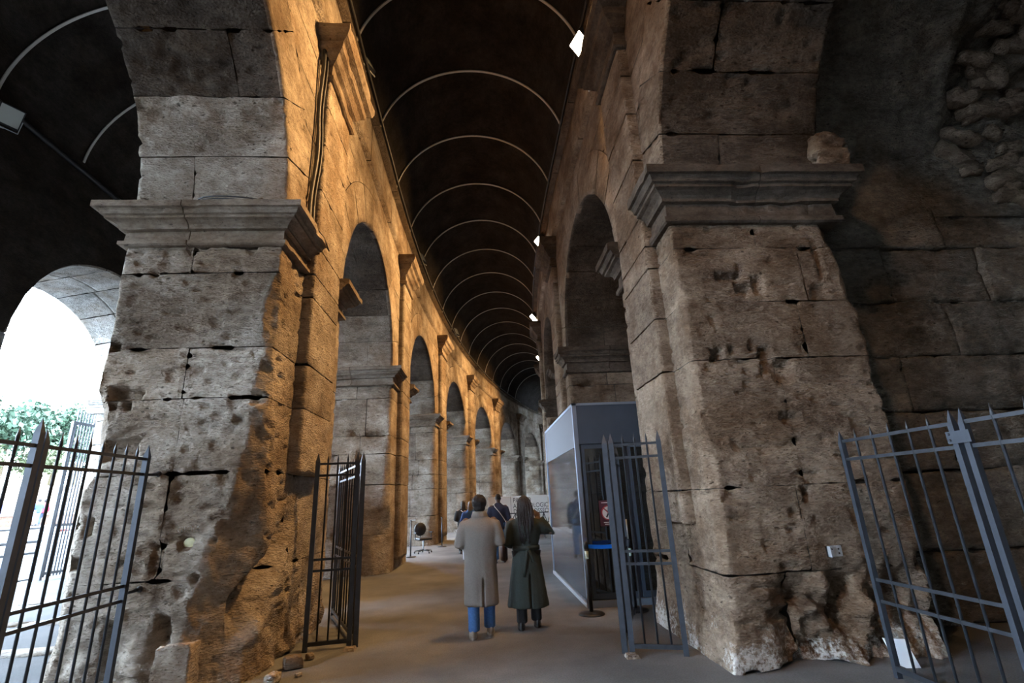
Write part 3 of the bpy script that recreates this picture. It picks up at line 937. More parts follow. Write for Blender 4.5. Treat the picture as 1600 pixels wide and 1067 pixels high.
floodlight(bp1(2.12, -0.3, 9.85), bp1(-2.4, -1.2, 4.6), 'lit floodlight on the ledge behind the viewpoint', True, bp1(2.25, 0, 9.0), LAMP_POWER * 0.22)
floodlight(bp1(-2.12, -1.2, 9.85), bp1(2.6, 3.2, 3.5), 'lit floodlight on the opposite ledge behind the viewpoint', True, bp1(-2.25, -1.2, 9.0), LAMP_POWER * 0.24)
for k, s in enumerate((8.2, 16.9, 25.5)):
    floodlight(bp1(-2.15, s, 10.50), bp1(1.2, s - 1.6, 12.1), '%s unlit floodlight on the ledge of the orange wall' % ORD[k], False, bp1(-2.24, s, 10.13), size=(.36, .44))
floodlight((-9.62, 9.0, 9.72), (-8.0, 8.0, 8.9), 'unlit floodlight on the ledge of the street side corridor', False, (-9.88, 9.0, 9.5))

# ------------------------------------------------------------------ pale straps across the vaults
def strap(name, c, r, zs, s, label, grp, a0=0.03, a1=0.97, n=48, wd=0.055):
    P = []; F = []
    rg = random.Random(int(s * 10))
    for k in range(n + 1):
        a = PI * (a0 + (a1 - a0) * k / n)
        for dr, ds in ((-.045, -wd / 2), (-.045, wd / 2), (-.02, wd / 2), (-.02, -wd / 2)):
            rr = r + dr
            P.append((c - rr * math.cos(a), s + ds, zs + rr * math.sin(a)))
    for k in range(n):
        for q in range(4):
            q2 = (q + 1) % 4
            F.append((k * 4 + q, k * 4 + q2, k * 4 + 4 + q2, k * 4 + 4 + q))
    F += [(0, 3, 2, 1), (n * 4, n * 4 + 1, n * 4 + 2, n * 4 + 3)]
    P = np.array(P)
    o = link(name, mesh_from(name, bend(P), F, STRAP, False))
    return tag(o, label, 'strap', grp)
for k in range(16):
    s = 7.85 + 2.45 * k
    strap('vault_strap', 0.0, 2.38, 10.1, s, '%s pale strap over the central vault, counted from the viewpoint' % ORD[k] if k < 15 else 'last faint pale strap over the central vault', 'straps across the central vault')
for k in range(5):
    s = 6.5 + 2.35 * k
    strap('vault_strap', -7.05, 2.86, 10.0, s, '%s pale strap over the street side vault, counted from the viewpoint' % ORD[k], 'straps across the street side vault')

# ------------------------------------------------------------------ cables
def cable(name, pts, r, label, cat='cable', mat=None, n=6):
    m = MB()
    m.tube(pts, r, n)
    return tag(m.build(name, mat or CABLE, None, True), label, cat)
cable('cable', [bp1(-2.10, s, 10.17 + 0.015 * math.sin(s * 3)) for s in np.arange(3.0, 46, 0.5)], .035, 'thick black cable lying along the ledge of the orange wall')
cable('cable', [bp1(2.12, s, 10.15) for s in np.arange(3.0, 40, 0.6)], .03, 'thick black cable lying along the dark ledge over the booth')
cable('cable_conduit', [bp1(-9.80, s, 9.98) for s in np.arange(0, 30, 0.6)], .06, 'dark conduit along the foot of the street side vault', 'conduit')
pl = [bp1(-2.31 + .015 * math.sin(z * 4), 6.27 + .03 * math.sin(z * 2.1), z) for z in np.arange(8.95, 5.3, -0.2)]
cable('cable', pl, .03, 'bundle of black cables dropping beside the pilaster of the broken pier')
cable('cable', [p + Vector((.03, .07, 0)) for p in pl], .02, 'thinner black cable dropping beside the bundle on the broken pier')
lp = []
for k in range(48):
    a = k * 0.42; rr = .36 + .05 * math.sin(k * .37)
    lp.append((-3.0 + rr * math.cos(a) + .03 * (k // 15), 5.47 + .09 * math.sin(a) - .02 * (k // 15), 5.235 + .02 * (k // 15) + .012 * math.sin(a * 2)))
lp += [(-2.5, 5.45, 5.26), (-2.25, 5.5, 5.25), (-2.14, 5.9, 5.25), (-2.09, 6.25, 5.22), (-2.05, 6.38, 5.08), (-2.12, 6.42, 5.2)]
cable('cable_coil', lp, .009, 'loose coil of black cable lying on the ledge of the broken pier')

# ------------------------------------------------------------------ spiked iron gates and fences
_bar_cache = {}
def bar_mesh(h, r):
    k = (round(h, 3), r)
    if k not in _bar_cache:
        m = MB(); m.tube([(0, 0, 0), (0, 0, h - .09), (0, 0, h - .085), (0, 0, h)], [r, r, r * 1.25, .001], 8)
        _bar_cache[k] = m.mesh('bar', IRON, True)
    return _bar_cache[k]
def leaf(name, label, p0, p1, nb, h=2.35, zb=0.08, rails=(2.2, 2.05, 1.02, 0.89), wide=(.055, .055), barh=2.33, cat='gate', group=None, extra=None, z0=0.0, foot=True):
    p0 = Vector((p0[0], p0[1], 0)); p1 = Vector((p1[0], p1[1], 0))
    d = p1 - p0; L = d.length; rz = math.atan2(d.y, d.x)
    t = thing(name, label, cat, (p0.x, p0.y, z0), rz, group)
    for x, w_ in ((0, wide[0]), (L, wide[1])):
        m = MB(); a = w_ / 2; hh = h
        m.add([(x - a, -a, 0), (x + a, -a, 0), (x + a, a, 0), (x - a, a, 0), (x - a, -a, hh - .12), (x + a, -a, hh - .12), (x + a, a, hh - .12), (x - a, a, hh - .12), (x, 0, hh)],
              [(0, 3, 2, 1), (0, 1, 5, 4), (1, 2, 6, 5), (2, 3, 7, 6), (3, 0, 4, 7), (4, 5, 8), (5, 6, 8), (6, 7, 8), (7, 4, 8)])
        m.build('post', IRONB, t)
    for z in rails:
        m = MB(); m.box((0, -.010, z - .014), (L, .010, z + .014)); m.build('rail', IRON, t)
    m = MB(); m.box((0, -.022, zb - .022), (L, .022, zb + .022)); m.build('bottom_rail', IRON, t)
    for k in range(nb):
        o = link('bar', bar_mesh(barh - zb, .0115), t, (L * (k + 1) / (nb + 1), 0, zb))
    if extra: extra(t, L)
    return t
def hooks(t, L):
    for z in (2.05, 0.95):
        m = MB(); m.tube([(0, 0, z), (-.10, .01, z), (-.17, .03, z + .01)], [.014, .014, .02], 8); m.ball((-.18, .035, z + .01), .03)
        m.build('wall_bracket', IRON, t, True)
def hinge(t, L):
    for z in (1.93,):
        m = MB(); m.box((L - .04, -.04, z - .04), (L + .15, -.034, z + .05))
        for b in (-.015, .03): m.ball((L - .015, -.042, z + b), .011)
        m.build('hinge_plate', IRONB, t)
leaf('iron_fence', 'spiked iron fence leaf bracketed to the broken pier on the daylit side', (-3.42, 5.42), (-3.41, 4.15), 7, zb=.15, wide=(.05, .045), extra=hooks, cat='fence')
leaf('iron_fence', 'spiked iron fence leaf with wide post nearest the sky arch', (-3.41, 4.085), (-3.39, 1.6), 13, h=2.42, zb=.15, wide=(.05, .05), cat='fence')
leaf('iron_fence', 'spiked iron fence leaf bolted to its neighbour beside the gouged brown pier', (3.60, 4.80), (3.58, 3.56), 5, h=2.15, barh=2.14, rails=(2.04, 1.865, .79, .61), extra=hinge, wide=(.045, .045), cat='fence')
leaf('iron_fence', 'spiked iron fence leaf closest to the viewpoint in front of the dark rubble wall', (3.58, 3.47), (3.56, 1.4), 8, wide=(.045, .045), h=2.15, barh=2.14, rails=(2.04, 1.865, .79, .61), cat='fence')
leaf('iron_gate', 'narrow fixed iron panel standing square to the orange pilaster', (-2.16, 6.92), (-1.66, 7.0), 3)
leaf('iron_gate', 'open iron gate leaf folded back behind the fixed panel by the orange pilaster', (-1.59, 7.02), (-2.42, 9.0), 9, wide=(.06, .045))
leaf('iron_gate', 'narrow fixed iron panel standing square to the pier beside the booth', (2.10, 5.80), (1.58, 5.98), 3)
leaf('iron_gate', 'open iron gate leaf folded back in front of the booth glass', (1.51, 6.03), (2.12, 7.75), 8, wide=(.06, .045))
for k, (x, y, lb) in enumerate(((-1.62, 6.88, 'small concrete gate foot under the gate by the orange pilaster'), (1.54, 5.87, 'small concrete gate foot under the gate in front of the booth'))):
    m = MB()
    m.rings([[(x - .07, y - .07, 0), (x + .07, y - .07, 0), (x + .07, y + .07, 0), (x - .07, y + .07, 0)], [(x - .055, y - .055, .035), (x + .055, y - .055, .035), (x + .055, y + .055, .035), (x - .055, y + .055, .035)]])
    tag(m.build('gate_stop', TRAV), lb, 'gate stop')

# ------------------------------------------------------------------ booth
BLUE = plain('blue_grey_panel', (0.055, 0.075, 0.105), 0.45, 0.2, 0.08, 3.0)
BLUEF = plain('pale_blue_frame', (0.22, 0.27, 0.35), 0.4, 0.4)
DGLASS = plain('dark_mirror_glass', (0.012, 0.016, 0.02), 0.04, 0.0, spec=1.0)
MIRR = plain('reflecting_side_glass', (0.16, 0.175, 0.2), 0.06, 0.75)
WHITE = plain('white_board', (0.75, 0.75, 0.74), 0.6)
bx0, by0, bx1, by1, bh = 1.58, 8.30, 3.9, 12.1, 3.15
t = thing('ticket_booth', 'dark blue grey booth with glass fronts under the booth side arch', 'booth', (bx0, by0, 0))
def lbox(name, lo, hi, mat, par=t):
    return MB().box([lo[0] - bx0, lo[1] - by0, lo[2]], [hi[0] - bx0, hi[1] - by0, hi[2]]).build(name, mat, par)
lbox('core', (bx0 + .05, by0 + .05, .02), (bx1, by1, bh - .02), BLUE)
lbox('corner_post', (bx0, by0, 0), (bx0 + .07, by0 + .07, bh), BLUEF)
lbox('corner_post', (bx0, by1 - .07, 0), (bx0 + .07, by1, bh), BLUEF)
fa = lbox('fascia', (bx0 + .07, by0 + .01, 2.46), (bx1, by0 + .05, bh - .04), BLUE)
lbox('fascia', (bx0 + .01, by0 + .07, 2.42), (bx0 + .05, by1 - .07, bh - .04), plain('grey_panel', (.12, .125, .14), .75))
lbox('top_trim', (bx0, by0, bh - .04), (bx1, by0 + .06, bh), BLUEF)
lbox('top_trim', (bx0, by0, bh - .04), (bx0 + .06, by1, bh), BLUEF)
lbox('side_glass', (bx0 + .02, by0 + .07, 1.0), (bx0 + .05, by1 - .07, 2.42), MIRR)
lbox('side_panel', (bx0 + .015, by0 + .07, .06), (bx0 + .05, by1 - .07, 1.0), MIRR)
lbox('bottom_trim', (bx0 - .01, by0 + .02, 0), (bx0 + .05, by1, .06), plain('brushed_trim', (.6, .62, .65), .35, .6))
lbox('bottom_trim', (bx0, by0 - .01, 0), (bx1, by0 + .05, .10), BLUEF)
for a, b in ((bx0 + .10, 2.42), (2.46, 3.2), (3.24, bx1)):
    f = lbox('door', (a, by0 + .012, .12), (b, by0 + .05, 2.44), BLUE)
    g_ = MB().box((a + .05 - bx0, .004, .2), (b - .05 - bx0, .012, 2.38)).build('glass', DGLASS, f)
hd = MB(); hd.tube([(.72, -.03, .95), (.72, -.03, 1.25)], .012, 8); hd.tube([(.72, .01, .97), (.72, -.03, .97)], .008); hd.tube([(.72, .01, 1.23), (.72, -.03, 1.23)], .008)
hd.build('door_handle', GALV, t, True)
# prohibition notice on the door glass
nx_, nz_ = 2.03 - bx0, 1.36
MB().box((nx_ - .14, -.004, nz_ - .2), (nx_ + .14, .004, nz_ + .19)).build('notice', plain('maroon', (.07, .02, .035), .5), t)
dv = MB(); dv.tube([(nx_, -.0045, nz_), (nx_, -.006, nz_)], .105, 28)
dv.build('notice_disc', WHITE, t)
fg = MB()
K = plain('notice_black', (.02, .02, .025), .6)
fg.ball((nx_ + .01, -.008, nz_ + .066), (.017, .003, .017))
def lim(a, b, w_=.012): fg.tube([(nx_ + a[0], -.008, nz_ + a[1]), (nx_ + b[0], -.008, nz_ + b[1])], [(w_, .003), (w_, .003)], 6)
for a, b in (((.005, .05), (.0, -.01)), ((.0, .035), (-.045, .045)), ((.0, .035), (.045, .01)), ((.0, -.01), (-.035, -.07)), ((.0, -.01), (.03, -.065))): lim(a, b)
fg.build('notice_figure', K, t)
MARO = plain('notice_red', (.35, .04, .05), .5)
rg_ = MB(); rp = [(nx_ + .105 * math.cos(a), -.007, nz_ + .105 * math.sin(a)) for a in np.linspace(0, 2 * PI, 29)]
rg_.tube(rp, .009, 6); rg_.tube([(nx_ - .07, -.009, nz_ + .07), (nx_ + .07, -.009, nz_ - .07)], .008, 6)
rg_.build('notice_ring', MARO, t)
ln = MB()
for k, (w_, z) in enumerate(((.10, .155), (.085, -.145), (.07, -.172))): ln.box((nx_ - w_, -.0065, nz_ + z - .006), (nx_ + w_, -.004, nz_ + z + .006))
ln.build('notice_lines', WHITE, t)

BELT = plain('blue_belt', (0.0, 0.16, 0.75), .55)
LABW = plain('pale_green_label', (.55, .7, .62), .5)
def stanchion(loc, label, h=.98):
    t = thing('stanchion', label, 'stanchion', loc, 0)
    m = MB(); m.tube([(0, 0, .0), (0, 0, .012), (0, 0, .03), (0, 0, .04)], [.19, .19, .15, .04], 28); m.build('base', IRON, t, True)
    m = MB(); m.tube([(0, 0, .03), (0, 0, h - .02)], .028, 16); m.build('post', plain('black_metal', (.02, .022, .025), .4, .3), t, True)
    m = MB(); m.tube([(0, 0, h - .10), (0, 0, h - .02), (0, 0, h)], [.034, .034, .02], 16); m.build('cap', IRON, t, True)
    m = MB(); m.tube([(0, 0, h - .24), (0, 0, h - .13)], .0295, 16); m.build('label_band', LABW, t, True)
    return t
sa = stanchion((1.55, 7.92, 0), 'black belt stanchion with pale label at the booth corner')
sb = stanchion((2.22, 7.98, 0), 'black belt stanchion seen through the bars of the gate before the booth')
bl = MB()
pts = [(1.585 + (2.18 - 1.585) * u, 7.925 + .055 * u, .91 - .02 * math.sin(PI * u)) for u in np.linspace(0, 1, 9)]
for a, b in zip(pts[:-1], pts[1:]):
    bl.add([(a[0], a[1] - .002, a[2] - .028), (b[0], b[1] - .002, b[2] - .028), (b[0], b[1] - .002, b[2] + .028), (a[0], a[1] - .002, a[2] + .028),
            (a[0], a[1] + .002, a[2] - .028), (b[0], b[1] + .002, b[2] - .028), (b[0], b[1] + .002, b[2] + .028), (a[0], a[1] + .002, a[2] + .028)],
           [(0, 1, 2, 3), (7, 6, 5, 4), (0, 4, 5, 1), (3, 2, 6, 7)])
bo = bl.build('belt', BELT, sa); bo.location = (-1.55, -7.92, 0)

# ------------------------------------------------------------------ sign and barriers at the bend
def text(name, body, size, mat, parent, loc, rot, ext=0.004, sx=1.0, off=0.0, align='LEFT'):
    cu = bpy.data.curves.new(name, 'FONT'); cu.body = body; cu.size = size; cu.extrude = ext; cu.align_x = align; cu.offset = off
    o = bpy.data.objects.new('tmp_text', cu); COL.objects.link(o)
    dg = bpy.context.evaluated_depsgraph_get()
    me = bpy.data.meshes.new_from_object(o.evaluated_get(dg)); me.name = name
    bpy.data.objects.remove(o)
    me.materials.clear(); me.materials.append(mat)
    q = link(name, me, parent, loc); q.rotation_euler = rot; q.scale = (sx, 1, 1)
    return q
INK = plain('sign_ink', (.03, .03, .035), .6)
SIGNW = plain('sign_panel', (.62, .62, .60), .55)
t = thing('sign_board', 'wide white lettered sign board standing across the bend of the corridor', 'sign', (.30, 24.0, 0))
MB().box((0, 0, .12), (1.05, .05, 1.74)).build('panel', SIGNW, t)
MB().box((1.07, 0, .12), (2.92, .05, 1.74)).build('panel', SIGNW, t)
m = MB()
for x in (.1, 1.06, 2.8): m.box((x - .03, .05, 0), (x + .03, .10, 1.7)); m.box((x - .03, .05, 0), (x + .03, .6, .04))
m.build('frame', IRON, t)
for k, tx in enumerate(('PAR-CO', 'ARCHEOLOGICO', 'DEL COLOSSEO')):
    text('lettering', tx, .29, INK, t, (1.16, -.003, 1.46 - .25 * k), (PI / 2, 0, 0), .002, .80, 0)
m = MB()
for k in range(3): m.box((1.16, -.004, .70 - .08 * k), (2.3 - .2 * k, -.001, .725 - .08 * k))
m.build('small_print', INK, t)
def barrier(x0, x1, y, label):
    t = thing('crowd_barrier', label, 'barrier', (x0, y, 0), 0, None)
    L = x1 - x0
    m = MB()
    for z in (.14, .62, 1.02): m.tube([(0, 0, z), (L, 0, z)], .022, 8)
    m.build('rail', IRON, t, True)
    n = 3
    for k in range(n):
        a, b = L * k / n, L * (k + 1) / n
        m = MB(); m.tube([(a, 0, .14), (b, 0, 1.02)], .016, 6); m.tube([(a, .02, 1.02), (b, .02, .14)], .016, 6); m.build('brace', IRON, t, True)
    for k in range(n + 1):
        a = L * k / n
        m = MB(); m.tube([(a, 0, 0), (a, 0, 1.02)], .02, 8); m.box((a - .03, -.25, 0), (a + .03, .25, .02)); m.build('post', IRON, t)
    return t
barrier(.4, 2.0, 22.6, 'dark cross braced barrier in front of the sign board beyond the walkers')
barrier(2.1, 2.95, 22.4, 'short cross braced barrier between the sign board and the booth side pier')

# ------------------------------------------------------------------ small things in the corridor
t = thing('office_chair', 'black swivel office chair before the third daylit pier', 'chair', (-2.02, 18.4, 0), .5)
BLK = plain('black_plastic', (.015, .015, .017), .5)
m = MB()
for k in range(5):
    a = 2 * PI * k / 5
    m.tube([(0, 0, .11), (.30 * math.cos(a), .30 * math.sin(a), .075)], [.03, .016], 6)
    m.ball((.30 * math.cos(a), .30 * math.sin(a), .03), .03, None, 8, 6)
m.build('base', BLK, t, True)
m = MB(); m.tube([(0, 0, .1), (0, 0, .42)], .025, 10); m.build('column', GALV, t, True)
m = MB(); m.box((-.24, -.24, .42), (.24, .24, .50)); o = m.build('seat', BLK, t, True)
for ob in (o,):
    bv = ob.modifiers.new('b', 'BEVEL'); bv.width = .03; bv.segments = 3
m = MB(); m.tube([(0, .2, .46), (0, .30, .52), (0, .29, .66)], .02, 8); m.rings([[(.22 * math.cos(a) * q, .28 + .02 * q + dy, (.76 + .22 * math.sin(a) * q)) for a in np.linspace(0, 2 * PI, 16, endpoint=False)] for q, dy in ((.9, -.03), (1, -.01), (1, .02), (.9, .035))]); m.build('backrest', BLK, t, True)
for sx in (-1, 1):
    m = MB(); m.tube([(sx * .22, 0, .44), (sx * .29, 0, .46), (sx * .29, 0, .66)], .014, 6); m.box((sx * .29 - .03, -.13, .65), (sx * .29 + .03, .12, .68)); m.build('armrest', BLK, t)
def pole(loc, h, label, top=True):
    t = thing('rope_pole', label, 'pole', loc, 0)
    m = MB(); m.tube([(0, 0, 0), (0, 0, .02), (0, 0, .03)], [.17, .17, .05], 20); m.build('base', IRON, t, True)
    m = MB(); m.tube([(0, 0, .02), (0, 0, h)], .022, 10); m.ball((0, 0, h), .03); m.build('post', IRON, t, True)
    if top: MB().box((-.02, -.02, h), (.14, .02, h + .03)).build('top_plate', GALV, t)
pole((-2.30, 17.3, 0), 1.10, 'slim dark pole with a flat top in front of the office chair')
pole((-1.55, 20.6, 0), 1.05, 'slim dark pole beside the orange pilaster of the third pier', False)
HOARD = plain('grey_hoarding', (.30, .31, .33), .6, 0, .08, 4.0)
t = thing('hoarding', 'pale grey hoarding panels closing the first daylit opening behind the gate', 'panel', (-3.95, 9.0, 0), PI / 2)
for k in range(3):
    MB().box((k * 1.45, -.02, .06), (k * 1.45 + 1.44, .02, 2.25)).build('panel', HOARD, t)
MB().box((0, -.05, 1.26), (4.35, -.02, 1.30)).build('middle_rail', GALV, t)
MB().box((0, -.06, 0), (4.35, .06, .06)).build('base_strip', GALV, t)
tag(MB().rings([[(3.80, 5.02, 0), (3.98, 4.99, 0), (3.98, 5.01, 0), (3.80, 5.04, 0)], [(3.74, 5.06, .24), (3.92, 5.03, .23), (3.92, 5.05, .23), (3.74, 5.08, .24)]]).build('white_board', plain('white_plastic', (.8, .82, .84), .4)), 'small white board standing at the foot of the fence post by the brown pier', 'board')
t = thing('wall_plate', 'small grey metal plate fixed to the face of the gouged brown pier', 'plate', (3.52, 5.165, 1.0))
m = MB(); m.box((-.075, -.012, -.05), (.075, .01, .05)); m.box((-.075, -.06, -.05), (-.065, .01, .05)); m.build('plate', GALV, t)
m = MB()
for x, z in ((-.03, .02), (.04, .02), (.04, -.02)): m.ball((x, -.014, z), .009, None, 8, 5)
m.build('screws', K, t)
text('scratched_writing', 'GIOIA', .085, plain('scratch', (.50, .47, .43), .9), None, (-3.10, 5.572, 1.47), (PI / 2, 0, 0), .004, 1.0, -.004)
bpy.data.objects['scratched_writing'].parent = bpy.data.objects['pillar.001']
pm = MB(); pm.ball((-3.01, 5.672, 1.36), (.062, .014, .052), None, 14, 8)
o = pm.build('pale_filling', plain('pale_mortar', (.62, .60, .36), .9, 0, .1), bpy.data.objects['pillar.001'], True); o['label'] = 'pale yellow mortar filling in a hole'

def rock(name, c, size, label, seed, mat=TRAV, cat='stone', flat=0.6, res=.05, group=None):
    Pq, Qq = cuboid_grid([-x for x in size], size, res, 'xXyYzZ')
    q = Pq / np.array(size); ln = np.linalg.norm(q, axis=1, keepdims=True); q = q / ln ** flat
    Pq = q * np.array(size)
    Pq = Pq * (1 + (fbm(Pq * 5 + seed * 7.7, 4, seed) - .5)[:, None] * .55)
    Pq += (fbm(Pq * 22 + seed, 3, seed + 3) - .5)[:, None] * .02
    Pq[:, 2] -= Pq[:, 2].min()
    o = link(name, mesh_from(name, Pq, Qq, mat), None, c)
    o.rotation_euler = (0, 0, seed * .9)
    return tag(o, label, cat, group)
st_ = rock('stone_stub', (-2.66, 5.08, 0), (.15, .13, .29), 'upright broken stone stub at the foot of the broken grey pier', 4, TRAV, 'stone', .12, .03)
st_.rotation_euler = (0, 0, .15)
for k, (x, y, a) in enumerate(((-2.08, 6.30, .10), (-2.12, 5.85, .075), (-2.0, 6.6, .05), (-2.2, 5.5, .06), (-1.92, 6.0, .03), (-2.3, 5.25, .04))):
    rock('fallen_stone', (x, y, 0), (a, a * .8, a * .6), '%s loose broken stone lying at the foot of the broken grey pier' % ['biggest', 'second biggest', 'third biggest', 'fourth biggest', 'smallest', 'fifth biggest'][k], 11 + k, TRAV, 'stone', .3, .02, 'loose stones by the broken pier')

# ------------------------------------------------------------------ people
def skin_mat(c): return plain('skin', c, .55)
def cloth(name, c, var=.12, rough=.9): return plain(name, c, rough, 0, var, 60.0, .25)
DENIM = cloth('denim', (.06, .16, .38), .2)
DENIMD = cloth('dark_denim', (.03, .045, .08), .2)
TAUPE = cloth('taupe_wool', (.205, .187, .168), .08)
GREENW = cloth('dark_green_wool', (.026, .036, .032), .12)
NAVY = cloth('navy_cloth', (.020, .026, .055), .12)
BLACKC = cloth('black_cloth', (.012, .012, .014), .12)
HAIRB = plain('black_hair', (.010, .008, .008), .8, 0, .3, 90.0, .6)
HAIRD = plain('dreadlocks', (.022, .020, .021), .75, 0, .4, 70.0, .6)
LEATH = plain('black_leather', (.014, .013, .013), .4)

def hand(m, wrist, d, side, curl=.5, palm_n=None):
    """palm and five fingers from the wrist along d; side +1 right hand, -1 left; palm_n = palm normal"""
    W = Vector(wrist); d = Vector(d).normalized()
    n = Vector(palm_n if palm_n else (0, 0, -1)); n = (n - d * n.dot(d)).normalized()
    s_ = d.cross(n).normalized() * side
    m.tube([W - d * .03, W + d * .01, W + d * .05, W + d * .09], [(.022, .022), (.026, .02), (.036, .016), (.038, .014)], 10)
    for k, (o, L) in enumerate(((-.030, .070), (-.010, .080), (.011, .074), (.030, .058))):
        b = W + d * .085 + s_ * o
        p1 = b + d * L * .45 + n * L * .12 * curl
        p2 = p1 + (d * (1 - curl * .6) + n * curl).normalized() * L * .32
        p3 = p2 + (d * (1 - curl * 1.1) + n * curl * 1.2).normalized() * L * .26
        m.tube([b - d * .02, p1, p2, p3], [.010, .0095, .0088, .0075], 7)
    tb = W + d * .035 - s_ * .03
    m.tube([tb, tb - s_ * .022 + d * .025 + n * .008, tb - s_ * .026 + d * .055 + n * .02], [.012, .0105, .009], 7)

def make_person(label, loc, rz, H=1.70, skin=(.12, .07, .045), trousers=DENIM, shoe=None, step=.12, arms='front', coat=None, coatmat=TAUPE, hair='short', hairmat=HAIRB, voxel=.012, group=None, head_yaw=0.0, detail=True):
    k = H / 1.70
    t = thing('person', label, 'person', loc, rz, group)
    t.scale = (k, k, k)
    lf, rf = -step * .45, step * .75
    hips = [(-.09, 0, .90), (.09, 0, .90)]
    ank = [(-.10, lf, .075), (.10, rf, .085)]
    kn = [(-.105, lf * .4 + .035, .49), (.105, rf * .5 + .04, .50)]
    b = MB()
    for i in range(2):
        b.tube([(hips[i][0], 0, .95), hips[i], kn[i], (ank[i][0], ank[i][1] + .0, .30), ank[i]], [.10, .088, .058, .055, .038], 12)
        b.ball((ank[i][0] + (.012 if i else -.012), ank[i][1] + .055, .045), (.042, .115, .04))
    b.tube([(0, 0, .84), (0, 0, .95), (0, .0, 1.08), (0, .0, 1.22), (0, -.005, 1.34), (0, -.005, 1.41), (0, 0, 1.46), (0, .012, 1.54)],
           [(.15, .10), (.165, .115), (.14, .10), (.16, .115), (.18, .11), (.12, .08), (.06, .058), (.053, .055)], 18)
    hc = Vector((0, .025, 1.59))
    Rh = Matrix.Rotation(head_yaw, 3, 'Z')
    b.ball(hc, (.074, .092, .112), None, 18, 14)
    b.ball(hc + Rh @ Vector((0, .035, -.055)), (.052, .055, .06))
    b.tube([hc + Rh @ Vector((0, .088, .02)), hc + Rh @ Vector((0, .108, -.018)), hc + Rh @ Vector((0, .09, -.03))], [.008, .014, .008], 8)
    for sx in (-1, 1): b.ball(hc + Rh @ Vector((sx * .077, -.002, -.005)), (.010, .02, .032))
    if arms == 'front':
        A = [((-.185, 0, 1.37), (-.275, -.05, 1.10), (-.13, .19, 1.08)), ((.185, 0, 1.37), (.265, -.04, 1.11), (.11, .20, 1.12))]
        D = [(.8, .6, .1), (-.7, .7, .2)]
    elif arms == 'raised':
        A = [((-.18, 0, 1.36), (-.265, -.05, 1.09), (-.15, .17, 1.05)), ((.18, 0, 1.36), (.36, .03, 1.19), (.215, .03, 1.385))]
        D = [(.6, .8, 0), (-.55, .05, .82)]
    else:
        A = [((-.185, 0, 1.37), (-.255, -.03, 1.10), (-.25, .05, .86)), ((.185, 0, 1.37), (.255, -.03, 1.10), (.25, .05, .86))]
        D = [(0, .15, -1), (0, .15, -1)]
    for i, (s_, e, w_) in enumerate(A):
        b.tube([s_, e, w_], [.052, .042, .028], 10)
        b.ball(s_, .055)
        hand(b, w_, D[i], 1 if i else -1, .55, (0, 1, 0) if arms == 'down' else (0, .3, -1) if arms == 'front' else (-.3, 1, -.3))
    body = b.remesh('body', skin_mat(skin), t, voxel * .75, 2)
    # trousers
    m = MB()
    for i in range(2):
        m.tube([(hips[i][0], 0, .98), hips[i], kn[i], (ank[i][0], ank[i][1] - .005, .26), (ank[i][0], ank[i][1], .085)], [.12, .108, .082, .075, .075], 14)
    m.tube([(0, 0, .84), (0, 0, 1.0)], [(.17, .125), (.165, .12)], 16)
    m.remesh('trousers', trousers, t, voxel, 2)
    for i in range(2):
        m = MB()
        c = Vector((ank[i][0] + (.012 if i else -.015), ank[i][1] + .05, 0))
        rr = [[(c.x + rx * math.cos(a) * (1.0 if math.sin(a) > -.2 else .85), c.y + dy + ry * math.sin(a), z) for a in np.linspace(0, 2 * PI, 18, endpoint=False)] for z, rx, ry, dy in ((.0, .046, .135, 0), (.03, .05, .138, 0), (.06, .048, .125, -.005), (.09, .043, .085, -.04), (.12, .042, .055, -.052))]
        m.rings(rr)
        o = m.build('shoe', shoe or LEATH, t, True)
        m = MB(); m.rings([[(c.x + q * .049 * math.cos(a), c.y + q * .14 * math.sin(a), z) for a in np.linspace(0, 2 * PI, 18, endpoint=False)] for z, q in ((0, 1), (.022, 1.02))])
        m.build('sole', plain('sole', (.35, .34, .32) if shoe and shoe is not LEATH else (.02, .02, .02), .7), o)
    # coat / jacket
    if coat:
        m = MB()
        rs = [[(rx * math.cos(a), cy + ry * math.sin(a), z) for a in np.linspace(0, 2 * PI, 28, endpoint=False)] for z, rx, ry, cy in coat]
        m.rings(rs)
        for i, (s_, e, w_) in enumerate(A):
            e_ = Vector(e); w2 = Vector(w_)
            S_ = Vector(s_) + Vector((.012 if i else -.012, 0, -.045))
            m.tube([S_ + Vector((-.06 if i else .06, 0, .035)), S_, S_.lerp(e_, .5), e_, e_.lerp(w2, .5), w2], [.075, .088, .082, .076, .07, .06], 14)
        o = m.remesh('coat' if coat[0][0] < .7 else 'jacket', coatmat, t, voxel, 9, .6)
        me = o.data
        n = len(me.vertices); V = np.empty(n * 3, np.float32); me.vertices.foreach_get('co', V); V = V.reshape(-1, 3).astype(float)
        Nn = np.empty(n * 3, np.float32); me.vertices.foreach_get('normal', Nn); Nn = Nn.reshape(-1, 3)
        low = sstep(1.05, .5, V[:, 2])
        fold = (fbm(V * np.array([7, 7, 1.3]), 3, 401) - .5) * (.012 + .03 * low) + (fbm(V * np.array([9, 9, 9.]), 3, 402) - .5) * .012
        V += Nn * fold[:, None]
        if coat[0][0] < .7:
            vent = np.exp(-((V[:, 0] - .03) / .010) ** 2) * (V[:, 1] < 0) * sstep(.72, .62, V[:, 2])
            V[:, 1] += .07 * vent
            seam = np.exp(-((V[:, 0]) / .006) ** 2) * (V[:, 1] < 0)
            V[:, 1] += .004 * seam
        me.vertices.foreach_set('co', V.astype(np.float32).ravel()); me.update()
